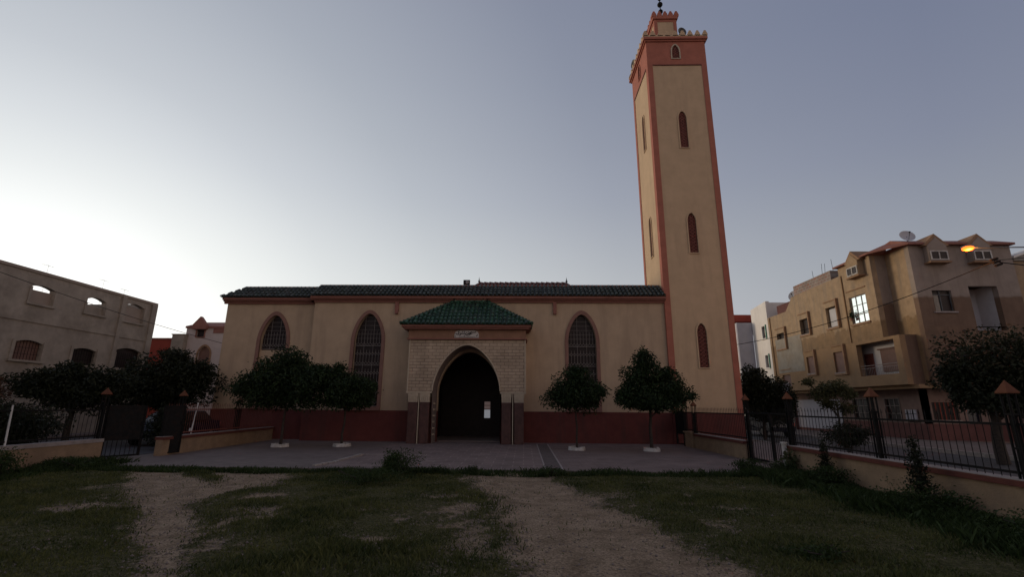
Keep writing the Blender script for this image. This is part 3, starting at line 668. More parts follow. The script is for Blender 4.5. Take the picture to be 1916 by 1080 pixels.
# entrance porch
PY = 22.3
def porch():
    aw = 3.16
    pa = arch(CX, aw, 2.27, 2.35, 4.50, 16)
    arc = [(x,z) for x,z in reversed(pa[2:])]
    out = [(-5.41,2.27),(CX-aw/2,2.27)] + arc + [(CX+aw/2,2.27),(.05,2.27),(.05,4.74),(-5.41,4.74)]
    pw = plate(out, [], PY, PY+.4, XZ, 'porch_wall', M['brick'], mq)
    # moulded edge round the arch and panel
    e = MB(); ar2 = arch(CX, aw, 2.27, 2.35, 4.50, 16)[2:]
    for i in range(len(ar2)-1): e.tube((ar2[i][0],PY-.01,ar2[i][1]),(ar2[i+1][0],PY-.01,ar2[i+1][1]),.035,6)
    e.box(-5.45,-5.39,PY-.03,PY+.02,2.27,4.74).box(.03,.09,PY-.03,PY+.02,2.27,4.74)
    e.box(-5.47,CX-aw/2-.0,PY-.04,PY+.02,2.24,2.31).box(CX+aw/2,.11,PY-.04,PY+.02,2.24,2.31)
    e.build('moulding', M['stone'], pw)
    # vault lining between porch front and facade
    v = MB(); pts = [(CX+aw/2,0)]+[(x,z) for x,z in pa[2:]]+[(CX-aw/2,0)]
    a_ = [(x,PY+.02 if z > 2.3 else PY+.3,z) for x,z in pts]; b2 = [(CX+(x-CX)*.975,FY+.4,z*.985) for x,z in pts]
    v.add(a_+b2,[(i,i+1,len(pts)+i+1,len(pts)+i) for i in range(len(pts)-1)],False)
    v.build('vault', M['jamb'], mq)
    s = MB().box(-5.38,CX-aw/2-.03,PY+.401,FY-.04,2.27,4.74).box(CX+aw/2+.03,.02,PY+.401,FY-.04,2.27,4.74)
    each(s,'porch_cheek', M['cream'], mq)
    each(MB().box(-5.36,CX-aw/2-.02,PY+.42,FY-.04,0,2.26).box(CX+aw/2+.02,.0,PY+.42,FY-.04,0,2.26),'side_plinth', M['plinth'], mq)
    for cx in (-5.13,-4.58,-.80,-.22):
        q = MB().box(cx-.22,cx+.22,PY+.0,PY+.41,.0,1.84).build('pillar', M['shaft'], mq, .02)
        cp = MB()
        cp.box(cx-.22,cx+.22,PY-.0,PY+.41,1.84,1.9)
        for k in range(5): cp.box(cx-.22+.09*k,cx-.22+.09*k+.07,PY-.015,PY+.02,1.9,2.08)
        cp.box(cx-.215,cx+.215,PY+.02,PY+.41,1.9,2.08).box(cx-.235,cx+.235,PY-.02,PY+.41,2.08,2.24)
        cp.build('capital', M['stone'], q)
    st = MB().box(-4.875,-4.835,PY-.012,PY+.3,0,2.24).box(-.53,-.49,PY-.012,PY+.3,0,2.24)
    each(st,'pillar_strip', M['stone'], mq)
    # studded marble strip on the jambs
    j = MB()
    for k in range(6):
        j.box(CX-aw/2-.04,CX-aw/2+.05,PY+.45,PY+.8,.35+.28*k,.42+.28*k)
    each(j,'jamb_stud', M['stone'], mq)
    # frieze, mouldings, eaves
    fr = MB().box(-5.50,.10,PY-.06,FY,4.80,5.22); fr.build('frieze', M['porchwood'], mq)
    mo = MB().box(-5.56,.16,PY-.12,FY,4.74,4.80).box(-5.72,.26,PY-.26,FY-.01,5.22,5.30)
    mo.box(-5.80,.34,PY-.34,FY-.02,5.30,5.42); mo.build('porch_cornice', M['trim'], mq)
    # hipped tiled roof
    A,B = (-5.86,PY-.42,5.42),(.40,PY-.42,5.42); Cc,D = (-1.85,23.35,6.80),(-3.55,23.35,6.80)
    Bk = (.40,FY-.02,5.42); Ak = (-5.86,FY-.02,5.42)
    r_ = MB().add([A,B,Bk,Ak,D,Cc],[(0,1,5,4),(1,2,5),(3,0,4),(0,3,2,1),(2,3,4,5)]); prf = r_.build('porch_roof', M['tile'], mq)
    t = MB()
    def up_(p_,d=.02): return (p_[0],p_[1],p_[2]+d)
    tile_slope(t, up_(A),up_(B),up_(Cc),up_(D),.2,.072,.28)
    # side slopes: hand-placed rows running up to the hip
    for sgn,P0,Q0,T in ((1,B,Bk,Cc),(-1,A,Ak,D)):
        n = 7
        for i in range(n):
            f = (i+.5)/n; s0 = Vector(P0).lerp(Vector(Q0),f); hipp = Vector(P0).lerp(Vector(T),f); 
            hipp = Vector((hipp.x, s0.y, hipp.z)); k = max(1,int((hipp-s0).length/.28))
            for jn in range(k): t.tube(s0.lerp(hipp,jn/k)+Vector((0,0,.05)), s0.lerp(hipp,(jn+1)/k)+Vector((0,0,.02)), .075,6,.062)
    hip_tiles(t,A,D,.075,.2); hip_tiles(t,B,Cc,.075,.2); hip_tiles(t,D,Cc,.075,.25)
    t.build('roof_tile', M['tile'], prf)
    finial(-3.55,23.3,6.85,.75,prf); finial(-1.85,23.3,6.85,.75,prf)
    # carved name sign: stroke lettering
    sg = plate([(-3.30,4.82),(-2.14,4.82),(-2.14,5.0),(-2.2,5.12),(-2.34,5.17),(-3.08,5.17),(-3.24,5.12),(-3.30,5.0)], [], PY-.10, PY-.061, XZ, 'sign', M['sign'], mq)
    lt = MB()
    def zx(px,py): return (-3.30+(px-230)/(1620-230)*1.16, PY-.112, 5.17-(py-320)/(735-320)*.35)
    strokes = [ [(1425,360),(1432,410),(1400,435),(1330,436),(1250,428),(1205,405),(1190,390)],
                [(1190,390),(1170,425),(1120,450),(1080,470)], [(1240,520),(1200,500),(1160,505),(1130,545),(1085,565),(1050,530),(1030,490)],
                [(1040,485),(1000,520),(960,560),(915,580),(880,545),(850,505),(800,492),(700,495),(640,500),(585,480),(560,500),(590,515),(600,545),(560,590),(480,600)],
                [(1090,560),(1120,500),(1150,470)], [(930,420),(925,480)],
                [(520,355),(470,375),(455,410),(480,440),(485,490),(450,530),(390,550),(330,520),(310,480)] ]
    for st_ in strokes:
        q = [zx(*p_) for p_ in st_]
        for i in range(len(q)-1): lt.tube(q[i],q[i+1],.019,5)
    for (a,b2) in ((695,395),(800,395),(1020,400),(1010,625),(800,625)): lt.ball(zx(a,b2),.023,6,4)
    for (a,b2) in ((285,655),(1500,640)): lt.ball(zx(a,b2),.024,6,4)
    lt.tube(zx(1500,640),zx(1555,540),.012,5)
    lt.tube(zx(490,690),zx(1440,690),.006,4)
    lt.build('lettering', M['black'], sg)
porch()
# dark wooden doors within the arch
dr_ = MB().box(-4.68,-2.24,27.5,27.58,.03,4.8).box(-1.9,-.72,27.5,27.58,.03,4.8).box(-2.24,-1.9,27.5,27.58,.03,1.02).box(-2.24,-1.9,27.5,27.58,1.92,4.8)
door = dr_.build('door', M['wood'], mq)
pn = MB()
for x in (-4.5,-3.4):
    for z in (.3,1.6): pn.box(x,x+.9,27.47,27.5,z,z+1.0)
pn.build('door_panel', M['wood'], door)
MB().box(-2.24,-1.9,27.6,27.62,1.02,1.5).build('pane', M['glowpane'], door)
each(MB().box(-2.24,-1.9,27.53,27.56,1.48,1.52).box(-2.24,-1.9,27.53,27.56,1.70,1.73),'glazing_bar', M['rediron'], door)
MB().box(-2.24,-1.9,27.6,27.62,1.52,1.95).build('pane', emis('glowing pink pane',(.42,.30,.28),.15), door)  # pinkish upper half of the stand-in glow in the door opening
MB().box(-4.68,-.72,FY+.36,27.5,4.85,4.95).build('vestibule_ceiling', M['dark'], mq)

# square floodlight on the roof
fl = root('floodlight', (-3.1,24.6,7.7), 'small square black floodlight with a round lens standing on the mosque roof edge', 'floodlight')
MB().box(-3.28,-2.92,24.58,24.68,8.05,8.31).build('housing', M['black'], fl, .02)
MB().tube((-3.07,24.55,8.18),(-3.07,24.585,8.18),.075,14).build('lens', M['dish'], fl)
MB().tube((-3.07,24.54,8.18),(-3.07,24.552,8.18),.035,12).build('bulb', M['black'], fl)
MB().tube((-3.1,24.63,7.7),(-3.1,24.63,8.02),.02,6).build('bracket', M['iron'], fl)

# ------------------------------------------------------------------ minaret
mn = root('minaret', (8.75,25.1,0), 'tall square cream minaret with terracotta corners and slit windows', 'minaret')
tx0,tx1,ty0,ty1 = 7.1,10.42,23.38,26.9
def slit(cx,w,z0,z1): return arch(cx,w,z0,z1-.45,z1,6)
fr_slits = [(8.79,.46,3.58,5.75),(8.79,.44,9.45,11.65),(8.79,.44,15.5,17.75)]
ls = [(25.0,.40,9.75,12.05),(25.0,.40,16.3,18.55)]
plate(rect(tx0,tx1,1.45,22.35), [slit(*s) for s in fr_slits]+[slit(8.73,.42,21.22,22.1)], ty0, ty0+.3, XZ, 'front_wall', M['cream_t'], mn)
plate(rect(ty0+.3,ty1,1.45,22.35), [slit(*s) for s in ls]+[slit(25.05,.42,21.22,22.1)], tx0, tx0+.3, YZ, 'side_wall', M['cream_t'], mn)
MB().box(tx0+.3,tx1,ty1-.3,ty1,0,22.35).box(tx1-.3,tx1,ty0+.3,ty1-.3,0,22.35).build('rear_wall', M['cream_t'], mn)
MB().box(tx0-.03,tx1+.03,ty0-.03,ty0+.3,0,1.45).box(tx0-.03,tx0+.3,ty0+.3,ty1,0,1.45).build('plinth', M['plinth'], mn)
MB().box(tx0+.3,tx1-.3,ty0+.3,ty1-.3,22.2,22.4).build('roof', M['coping'], mn)
# raised red corner strips and head band (3 cm proud)
cs = MB(); cw = .27
cs.box(tx0-.03,tx0+cw,ty0-.03,ty0,1.45,22.35).box(tx1-cw,tx1+.03,ty0-.03,ty0,1.45,22.35)
cs.box(tx0-.03,tx0,ty0,ty0+cw+.06,1.45,22.35).box(tx0-.03,tx0,ty1-cw-.06,ty1,1.45,22.35)
cs.build('corner_strip', M['towerred'], mn)
plate(rect(tx0+cw,tx1-cw,20.82,22.35), [slit(8.73,.42,21.22,22.1)], ty0-.028, ty0, XZ, 'head_band', M['towerred'], mn)
plate(rect(ty0+cw+.06,ty1-cw-.06,20.82,22.35), [slit(25.05,.42,21.22,22.1)], tx0-.028, tx0, YZ, 'head_band', M['towerred'], mn)
MB().box(tx0+cw,tx1-cw,ty0-.05,ty0,20.76,20.82).box(tx0-.05,tx0,ty0+cw+.06,ty1-cw-.06,20.76,20.82).build('panel_edge', M['rediron'], mn)
# lattice windows of the minaret
def lattice(cx,w,z0,z1,d,fn,par,mf):
    wi = plate(slit(cx,w+.12,z0-.05,z1+.08), [slit(cx,w,z0,z1)], d-.045, d+.0, fn, 'window', mf, par)
    mb = MB(); a = w/2; z = z0; s = w/2
    while z < z1-.12:
        for q in (-1,1):
            for (ua,ub,va,vb) in ((0,q*a,z,z+s*.8),(q*a,0,z,z+s*.8)):
                mb.tube(fn(cx+ua,va,d+.05),fn(cx+ub,vb,d+.05),.034,4)
        mb.tube(fn(cx-a,z,d+.05),fn(cx+a,z,d+.05),.020,4); mb.tube(fn(cx-a,z+s*.4,d+.05),fn(cx+a,z+s*.4,d+.05),.014,4)
        z += s*.8
    mb.tube(fn(cx,z0,d+.05),fn(cx,z1,d+.05),.018,4)
    mb.build('lattice', M['rediron'], wi)
    MB().prism(slit(cx,w,z0,z1), d+.14, d+.16, fn).build('backing', M['dark'], wi)  # dark sheet drawn for the unlit void behind the lattice
for s in fr_slits: lattice(*s, ty0, XZ, mn, M['cream_t'])
lattice(8.73,.42,21.22,22.1, ty0-.028, XZ, mn, M['stone'])
for s in ls: lattice(*s, tx0, YZ, mn, M['cream_t'])
lattice(25.05,.42,21.22,22.1, tx0-.028, YZ, mn, M['towerred'])
MB().box(tx0-.10,tx1+.10,ty0-.10,ty1+.10,22.35,22.45).box(tx0-.18,tx1+.18,ty0-.18,ty1+.18,22.45,22.60).build('cornice', M['towerred'], mn)
# stepped merlons
def merlon(cx, cy, z, w, h, along, par, mt):
    a = w/2
    poly = [(-a*.9,0),(a*.9,0),(a,.18*h),(a*.98,.36*h),(a*.80,.46*h),(a*.80,.58*h),(a*.66,.70*h),(a*.46,.74*h),(a*.46,.88*h),(a*.30,.98*h),(0,h)]; poly = poly+[(-u,v) for u,v in reversed(poly[2:-1])]
    fn = (lambda u,v,d: (cx+u,cy+d,z+v)) if along == 'x' else (lambda u,v,d: (cx+d,cy+u,z+v))
    MB().prism(poly,-.06,.06,fn).build('merlon', mt, par)
N_ = 9; x0,x1,y0,y1 = tx0-.06,tx1+.06,ty0-.06,ty1+.06
for i in range(N_):
    f = i/(N_-1)
    merlon(x0+(x1-x0)*f, y0-.04, 22.66, .30, .37, 'x', mn, M['cream_t'])
    merlon(x0+(x1-x0)*f, y1, 22.66, .30, .37, 'x', mn, M['cream_t'])
    if 0 < i < N_-1:
        merlon(x0-.04, y0+(y1-y0)*f, 22.66, .30, .37, 'y', mn, M['cream_t']); merlon(x1, y0+(y1-y0)*f, 22.66, .30, .37, 'y', mn, M['cream_t'])
MB().box(x0-.1,x1+.1,y0-.1,y0+.02,22.6,22.72).box(x0-.1,x0+.02,y0+.02,y1,22.6,22.72).build('parapet', M['cream_t'], mn)
# upper turret
ux0,ux1,uy0,uy1 = 8.02,9.34,24.45,25.8
tr = plate(rect(ux0,ux1,22.4,24.95), [slit(8.66,.28,23.1,23.85)], uy0, uy0+.2, XZ, 'turret', M['cream_t'], mn)
MB().box(ux0,ux1,uy0+.2,uy1,22.4,24.95).build('turret_body', M['cream_t'], tr)
c2 = MB(); k = .17
c2.box(ux0-.02,ux0+k,uy0-.025,uy0,22.4,24.95).box(ux1-k,ux1+.02,uy0-.025,uy0,22.4,24.95).box(ux0+k,ux1-k,uy0-.025,uy0,24.78,24.95)
c2.box(ux0-.025,ux0,uy0,uy0+k,22.4,24.95).box(ux0-.025,ux0,uy1-k,uy1,22.4,24.95).box(ux0-.025,ux0,uy0+k,uy1-k,24.78,24.95)
c2.build('corner_strip', M['towerred'], tr)
MB().box(ux0-.1,ux1+.1,uy0-.1,uy1+.1,24.95,25.12).build('turret_cornice', M['towerred'], tr)
for i in range(5):
    f = i/4
    merlon(ux0-.02+(ux1-ux0+.04)*f, uy0-.04, 25.12,   .31, .38, 'x', tr, M['towerred']); merlon(ux0-.02+(ux1-ux0+.04)*f, uy1+.04, 25.12,   .31, .38, 'x', tr, M['towerred'])
    if 0 < i < 4:
        merlon(ux0-.04, uy0+(uy1-uy0)*f, 25.12, .31, .38, 'y', tr, M['towerred']); merlon(ux1+.04, uy0+(uy1-uy0)*f, 25.12, .31, .38, 'y', tr, M['towerred'])
dm = MB(); dm.lathe((8.68,25.12,25.12),[(.5,0),(.48,.2),(.38,.42),(.2,.58),(.0,.66)],16); dm.build('dome', M['stone'], tr)
f = MB(); f.tube((8.68,25.12,25.7),(8.68,25.12,27.4),.03,6).ball((8.68,25.12,26.2),.15).ball((8.68,25.12,26.75),.17,12,8).ball((8.68,25.12,27.2),.12)
f.build('finial', M['iron'], tr)
# horn loudspeakers on the minaret
def horn(x,yy,z,d,label):
    rt = root('horn_loudspeaker',(x,yy,z),label,'loudspeaker','loudspeakers on the minaret top')
    d = Vector(d).normalized(); o = Vector((x,yy,z)); n = 18; u = d.orthogonal().normalized(); w_ = d.cross(u)
    mb = MB(); pr_ = [(.05,-.25),(.06,-.1),(.10,.02),(.19,.12),(.27,.17),(.28,.18),(.25,.165),(.09,.03),(.04,0)]
    vs = [o+d*zz+(u*math.cos(2*math.pi*i/n)+w_*math.sin(2*math.pi*i/n))*rr for rr,zz in pr_ for i in range(n)]
    mb.add(vs,[(j*n+i,j*n+(i+1)%n,(j+1)*n+(i+1)%n,(j+1)*n+i) for j in range(len(pr_)-1) for i in range(n)],True)
    mb.build('horn', M['greyiron'], rt); MB().tube(o-d*.4,o-d*.2,.08,10).build('driver', M['black'], rt); MB().tube((x,yy,22.4),(x,yy,z-.05),.02,6).build('bracket', M['iron'], rt)
horn(9.50,24.3,23.78,(.25,-1,-.05),'grey horn loudspeaker on the minaret terrace right of the turret')
horn(7.22,26.4,23.35,(-1,-.2,-.02),'grey horn loudspeaker facing left over the minaret side parapet')

# ------------------------------------------------------------------ low walls, fences, lantern posts, gates
def low_wall(name_lab, pts, h=.60, red=True, th=.22):
    rt = root('low_wall',(pts[0][0],pts[0][1],0), name_lab, 'low wall')
    a = MB(); c = MB(); e = MB()
    for i in range(len(pts)-1):
        a.obox(pts[i],pts[i+1],th,-.3,h-.09)
        if red: e.obox(pts[i],pts[i+1],th+.10,h-.09,h+.00); c.obox(pts[i],pts[i+1],th+.06,h,h+.015)
        else: c.obox(pts[i],pts[i+1],th+.04,h-.09,h+.01)
    a.build('wall', M['ochre'], rt); c.build('coping', M['coping'], rt)
    if red: e.build('coping_edge', M['redcoping'], rt)
    return rt
def fence(p0,p1,zb,zt,label,mt='iron',sp=.125):
    a = Vector(p0); b2 = Vector(p1); L_ = (b2-a).length; n = int(L_/sp)
    rt = root('iron_fence',(p0[0],p0[1],zb), label, 'fence')
    r_ = MB(); r_.obox(p0,p1,.03,zt-.24,zt-.20).obox(p0,p1,.03,zb+.06,zb+.10); r_.build('rail', M[mt], rt)
    bb = MB()
    for i in range(n+1):
        q = a.lerp(b2,i/max(1,n)); bb.tube((q.x,q.y,zb),(q.x,q.y,zt-.05),.0065,5,caps=False); bb.tube((q.x,q.y,zt-.09),(q.x,q.y,zt+.01),.013,4,.001,caps=False)
    bb.build('bars', M[mt], rt); return rt
GP = 'lantern-topped fence posts'
def lantern_post(x,yy,zb,label,w_=.11,capw=.20,top=1.97):
    rt = root('fence_post',(x,yy,zb),label,'fence post',GP); h = w_/2
    f = MB()
    for sx in (-1,1):
        for sy in (-1,1): f.tube((x+sx*h,yy+sy*h,zb),(x+sx*h,yy+sy*h,top),.018,4)
    for z in (zb+.02,zb+.5,top-.34,top-.02):
        f.box(x-h,x+h,yy-h-.012,yy-h+.012,z-.015,z+.015).box(x-h,x+h,yy+h-.012,yy+h+.012,z-.015,z+.015).box(x-h-.012,x-h+.012,yy-h,yy+h,z-.015,z+.015).box(x+h-.012,x+h+.012,yy-h,yy+h,z-.015,z+.015)
    f.build('post_frame', M['iron'], rt)
    MB().box(x-h+.02,x+h-.02,yy-h+.02,yy+h-.02,zb,top-.36).build('post_core', M['iron'], rt)
    MB().pyramid(x,yy,capw,top,top+.19).box(x-capw/2,x+capw/2,yy-capw/2,yy+capw/2,top-.02,top).build('cap', M['orange'], rt)
    return rt
# right side
low_wall('ochre low wall with grey coping between the minaret and the right gate', [(7.42,21.3),(7.6,16.95)], .60, True)
low_wall('long ochre low wall with red-edged coping running along the right of the field', [(7.62,14.35),(7.62,-6)], .66, True)
tag(MB().box(7.22,7.52,21.35,22.35,-.1,.60).box(7.18,7.56,21.3,22.4,.60,.66).build('gate_pier', M['ochre']), 'short pale pier between the small gate and the right low wall', 'pier')
fence((7.35,21.25),(7.6,17.0),.62,1.70,'dark spiked iron fence on the wall beside the minaret')
fence((7.62,14.1),(7.62,-6),.68,1.70,'long dark spiked iron fence along the right of the field',sp=.14)
fence((7.3,22.35),(7.3,21.3),.66,1.70,'short spiked iron fence on the pier beside the small gate')
lantern_post(7.36,21.3,.62,'lantern post at the minaret end of the right wall',.15,.22,1.78)
lantern_post(7.30,22.35,.0,'lantern post beside the small dark gate by the conical tree',.15,.22,1.78)
lantern_post(7.6,16.84,0,'lantern post on the mosque side of the right gate')
lantern_post(7.62,14.2,0,'lantern post on the field side of the right gate')
lantern_post(7.62,10.8,.62,'lantern post on the long right wall, in front of the white window grilles')
lantern_post(7.62,7.8,.62,'lantern post nearest the camera on the long right wall, by the big dark tree')
# left side
low_wall('ochre low wall between the left gate and the mosque', [(-12.08,16.1),(-12.42,23.85)], .60, True)
low_wall('ochre low wall with grey coping left of the field', [(-13.0,14.85),(-13.05,-6)], .62, False)
fence((-12.1,16.3),(-12.42,23.8),.62,1.70,'rust red spiked iron fence in front of the mosque left wing','rediron')
fence((-13.0,14.7),(-13.05,-6),.64,1.70,'long dark spiked iron fence left of the field',sp=.14)
lantern_post(-13.0,14.75,0,'lantern post on the field side of the left gate')
lantern_post(-12.12,16.95,.62,'lantern post at the mosque side of the left gate')
lantern_post(-12.38,20.85,.62,'open lantern post on the left wall against the cream wing',.15,.22,1.78)
lantern_post(-13.0,11.45,.62,'lantern post at the far left edge, above the weeds')
wp = MB().tube((-13.0,12.1,.6),(-13.0,12.05,1.62),.022,8); tag(wp.build('white_pipe', M['whitepipe']), 'leaning white pipe standing on the far left wall', 'pipe')
wp = MB().tube((-12.2,17.75,.6),(-12.2,17.9,1.72),.02,8).box(-12.25,-12.18,17.7,17.78,.7,.82); tag(wp.build('white_pipe', M['whitepipe']), 'thin white pipe on the wall right of the left gate', 'pipe')
def gate(p0,p1,z0,z1,label,sheet_from=None,mt='iron'):
    rt = root('gate',(p0[0],p0[1],0),label,'gate')
    f = MB().obox(p0,p1,.045,z1-.05,z1).obox(p0,p1,.045,z0,z0+.05)
    a = Vector(p0); b2 = Vector(p1)
    for t in (0,1):
        q = a.lerp(b2,t); f.box(q.x-.03,q.x+.03,q.y-.03,q.y+.03,z0,z1)
    f.build('gate_frame', M[mt], rt)
    n = max(3,int((b2-a).length/.12)); bb = MB()
    for i in range(1,n):
        q = a.lerp(b2,i/n); bb.tube((q.x,q.y,z0),(q.x,q.y,z1),.009,5,caps=False); bb.tube((q.x,q.y,z1),(q.x,q.y,z1+.22),.009,5,.002,caps=False)
    bb.build('bars', M[mt], rt)
    if sheet_from is not None:
        MB().obox(p0,p1,.012,sheet_from,z1-.05).build('sheet_panel', M['greyiron'] if mt == 'greyiron' else M['iron'], rt)
    MB().box(b2.x-.02,b2.x+.02,b2.y-.08,b2.y-.03,1.0,1.12).build('lock', M['iron'], rt)
    return rt
gate((-12.95,14.9),(-12.45,15.75),.06,1.62,'left gate leaf with a dark sheet panel above bars, swung half open',.55)
gate((-12.12,16.2),(-11.85,16.75),.06,1.62,'narrow grey gate leaf folded back beside the left wall',.1,'iron')
gate((7.6,16.75),(7.75,15.6),.04,1.55,'far leaf of the right double gate, next to the minaret fence')
gate((7.75,15.55),(7.62,14.3),.04,1.55,'near leaf of the right double gate, next to the field weeds')
gate((7.2,23.3),(7.28,22.5),.04,1.55,'small dark sheet gate against the minaret foot',.5)
tag(MB().box(7.34,7.43,14.2,14.3,-.1,.72).box(7.32,7.45,14.18,14.32,.72,.76).build('gate_pier', M['white']), 'thin pale post at the end of the long right wall', 'pier')

# ------------------------------------------------------------------ courtyard trees in whitewashed rings
def planter(x,yy,label,r=.34):
    rt = root('tree_ring',(x,yy,0),label,'planter','whitewashed rings round the courtyard trees')
    mb = MB(); n = 14; rd = random.Random(int(x*10)); ro_ = [r+rd.uniform(-.03,.03) for _ in range(n)]; hz = [.12+rd.uniform(-.035,.03) for _ in range(n)]
    vs = []
    for i in range(n):
        t = 2*math.pi*i/n; c,s = math.cos(t),math.sin(t)
        vs += [(x+ro_[i]*1.05*c,yy+ro_[i]*1.05*s,0),(x+ro_[i]*c,yy+ro_[i]*s,hz[i]),(x+(ro_[i]-.10)*c,yy+(ro_[i]-.10)*s,hz[i]),(x+(ro_[i]-.10)*c,yy+(ro_[i]-.10)*s,.0)]
    fs = []
    for i in range(n):
        j = (i+1)%n; fs += [(4*i+k,4*j+k,4*j+k+1,4*i+k+1) for k in range(3)]
    mb.add(vs,fs); mb.build('ring', M['white'], rt)
    MB().lathe((x,yy,.03),[(0,.05),(r-.12,.02)],12).build('soil', M['soil'], rt)
for a in ((-9.94,20.0,'whitewashed ring round the broad leftmost courtyard tree'),(-7.6,20.5,'broken whitewashed ring round the tree before the left window'),(2.13,19.9,'whitewashed ring round the small tree before the right window'),(5.06,19.75,'whitewashed ring round the conical tree before the minaret')):
    planter(*a)
GT = 'clipped trees standing in the forecourt'
tree('courtyard_tree',(-9.94,20.0,.05),1.9,.05,[(-10.2,19.9,2.88,1.4,1.25,.82),(-11.2,19.9,2.42,.95,.85,.5),(-9.2,20.0,2.6,1.15,1.1,.75),(-8.6,20.1,3.05,.45,.5,.35),(-10.3,20,2.0,1.9,1.1,.55),(-9.9,20,3.55,.7,.7,.45),(-11.9,19.9,2.3,.45,.5,.3),(-8.7,20,2.9,.55,.6,.4)],15000,.12,'broad round tree in a white ring before the cream left wing','tree',GT,seed=1)
tree('courtyard_tree',(-7.6,20.5,.05),1.8,.045,[(-7.6,20.4,2.42,1.05,.95,.56),(-8.2,20.4,2.75,.75,.7,.5),(-6.85,20.4,2.35,.58,.55,.38),(-7.5,20.4,1.95,1.15,.9,.45),(-7.95,20.4,3.25,.26,.26,.24)],8500,.12,'lower dark tree in a broken white ring before the left arched window','tree',GT,seed=2)
tree('courtyard_tree',(2.13,19.9,.05),1.7,.035,[(2.15,19.9,2.5,.88,.8,.52),(1.5,19.9,2.15,.65,.6,.42),(2.15,19.9,1.95,1.0,.7,.4),(2.75,19.9,2.2,.60,.6,.36),(2.2,19.9,3.05,.5,.5,.36),(3.15,19.9,2.35,.25,.25,.2)],7500,.11,'small rounded tree in a white ring before the right arched window','tree',GT,seed=3)
tree('courtyard_tree',(5.06,19.75,.05),1.7,.06,[(5.0,19.7,2.25,1.12,1.05,.60),(4.8,19.7,2.85,.78,.75,.6),(4.95,19.7,3.45,.52,.5,.48),(4.95,19.7,3.8,.28,.28,.25),(5.9,19.7,2.5,.66,.7,.62),(6.1,19.7,2.1,.7,.7,.45),(5.1,19.7,1.85,1.1,.9,.42),(4.1,19.7,2.1,.4,.45,.4),(6.75,19.7,2.12,.22,.22,.16),(5.7,19.7,3.0,.4,.4,.35)],12500,.11,'tall conical tree in a white ring before the minaret','tree',GT,seed=4)

# ------------------------------------------------------------------ trees and shrubs around
tree('street_tree',(-17.4,23.0,0),1.9,.12,[(-17.4,22.9,2.85,1.6,1.5,1.0),(-16.3,22.9,2.7,1.3,1.2,.8),(-18.8,22.9,2.6,1.4,1.2,.8),(-17.1,22.9,3.85,.7,.7,.5),(-15.9,23,3.2,.7,.7,.6),(-17.5,23,1.9,1.8,1.2,.5)],14000,.15,'big round dark tree on the street left of the mosque corner','tree','trees along the left street',seed=5,m='leaf_dark')
tree('street_tree',(-18.6,19.6,0),1.6,.10,[(-18.6,19.5,2.5,1.5,1.3,.7),(-19.9,19.5,2.4,1.3,1.2,.6),(-18.2,19.5,1.9,1.6,1.2,.5),(-19.0,19.5,3.05,.5,.5,.3),(-17.2,19.5,2.4,.9,.9,.6)],11000,.14,'low spreading dark tree under the middle windows of the unfinished building','tree','trees along the left street',seed=6,m='leaf_dark')
tree('street_tree',(-19.5,15.6,0),1.4,.08,[(-19.6,15.5,2.1,1.3,1.1,.6),(-18.6,15.5,1.9,1.0,.9,.5),(-20.5,15.5,2.0,.9,.9,.5)],7000,.13,'reddish leafed shrub tree at the far left under the unfinished building','tree','trees along the left street',seed=7,m='leaf_red')
def shrub(name,c,rx,rz,n,size,label,m='leaf_dark',ry=None,seed=0):
    rt = root(name,(c[0],c[1],0),label,'shrub'); rd = random.Random(seed); mb = MB()
    for k in range(7):
        mb.path([(c[0]+rd.uniform(-.06,.06),c[1]+rd.uniform(-.06,.06),-.03),(c[0]+rd.uniform(-.3,.3)*rx,c[1]+rd.uniform(-.3,.3)*rx,c[2]*.6),(c[0]+rd.uniform(-.8,.8)*rx,c[1]+rd.uniform(-.6,.6)*rx,c[2]+rz*rd.uniform(.2,.9))],.018,5,.005)
    mb.build('stem', M['bark'], rt)
    bl = [(c[0],c[1],c[2],rx,ry or rx*.8,rz)]+[(c[0]+rd.uniform(-.7,.7)*rx,c[1]+rd.uniform(-.4,.4)*rx,c[2]+rd.uniform(-.5,.7)*rz,rx*.45,rx*.45,rz*.5) for _ in range(5)]
    leaves('foliage',bl,n,size,M[m],rt); return rt
shrub('street_shrub',(-15.7,14.0,.95),1.6,.85,15000,.1,'dark shrub behind the left fence, next to the gate',seed=1)
shrub('street_shrub',(-15.9,11.2,.95),1.7,.9,15000,.1,'dark shrub behind the left fence at the far left edge',seed=2,m='leaf_dark')
shrub('street_shrub',(-17.6,15.6,.95),1.6,.85,11000,.1,'dark shrub on the far side of the left street, seen left of the gate post',seed=21)
shrub('street_shrub',(-13.8,18.6,.75),.65,.7,9000,.09,'low shrub behind the left wall beside the white pipe',seed=3)
tree('street_tree',(13.3,27.5,0),1.3,.09,[(13.3,27.4,2.6,1.15,1.1,1.0),(14.2,27.4,2.2,.95,.9,.8),(12.7,27.4,2.2,.8,.8,.9),(13.0,27.4,3.5,.6,.6,.5),(13.8,27.4,1.5,1.2,1,.6)],9500,.15,'dense dark round tree just right of the minaret','tree',seed=8,m='leaf_dark')
tree('street_tree',(15.4,16.4,0),1.8,.14,[(15.8,16.3,3.1,1.6,1.5,.95),(14.9,16.3,2.7,1.1,1.1,.7),(16.6,16.3,3.3,1.4,1.4,1.0),(17.6,16.3,2.8,1.4,1.3,1.1),(15.8,16.3,2.1,1.7,1.4,.55),(14.4,16.3,3.0,.6,.6,.4),(16.9,16.3,2.1,1.4,1.3,.6)],16000,.14,'large dark spreading tree at the right edge, below the street lamp','tree',seed=9,m='leaf_dark')
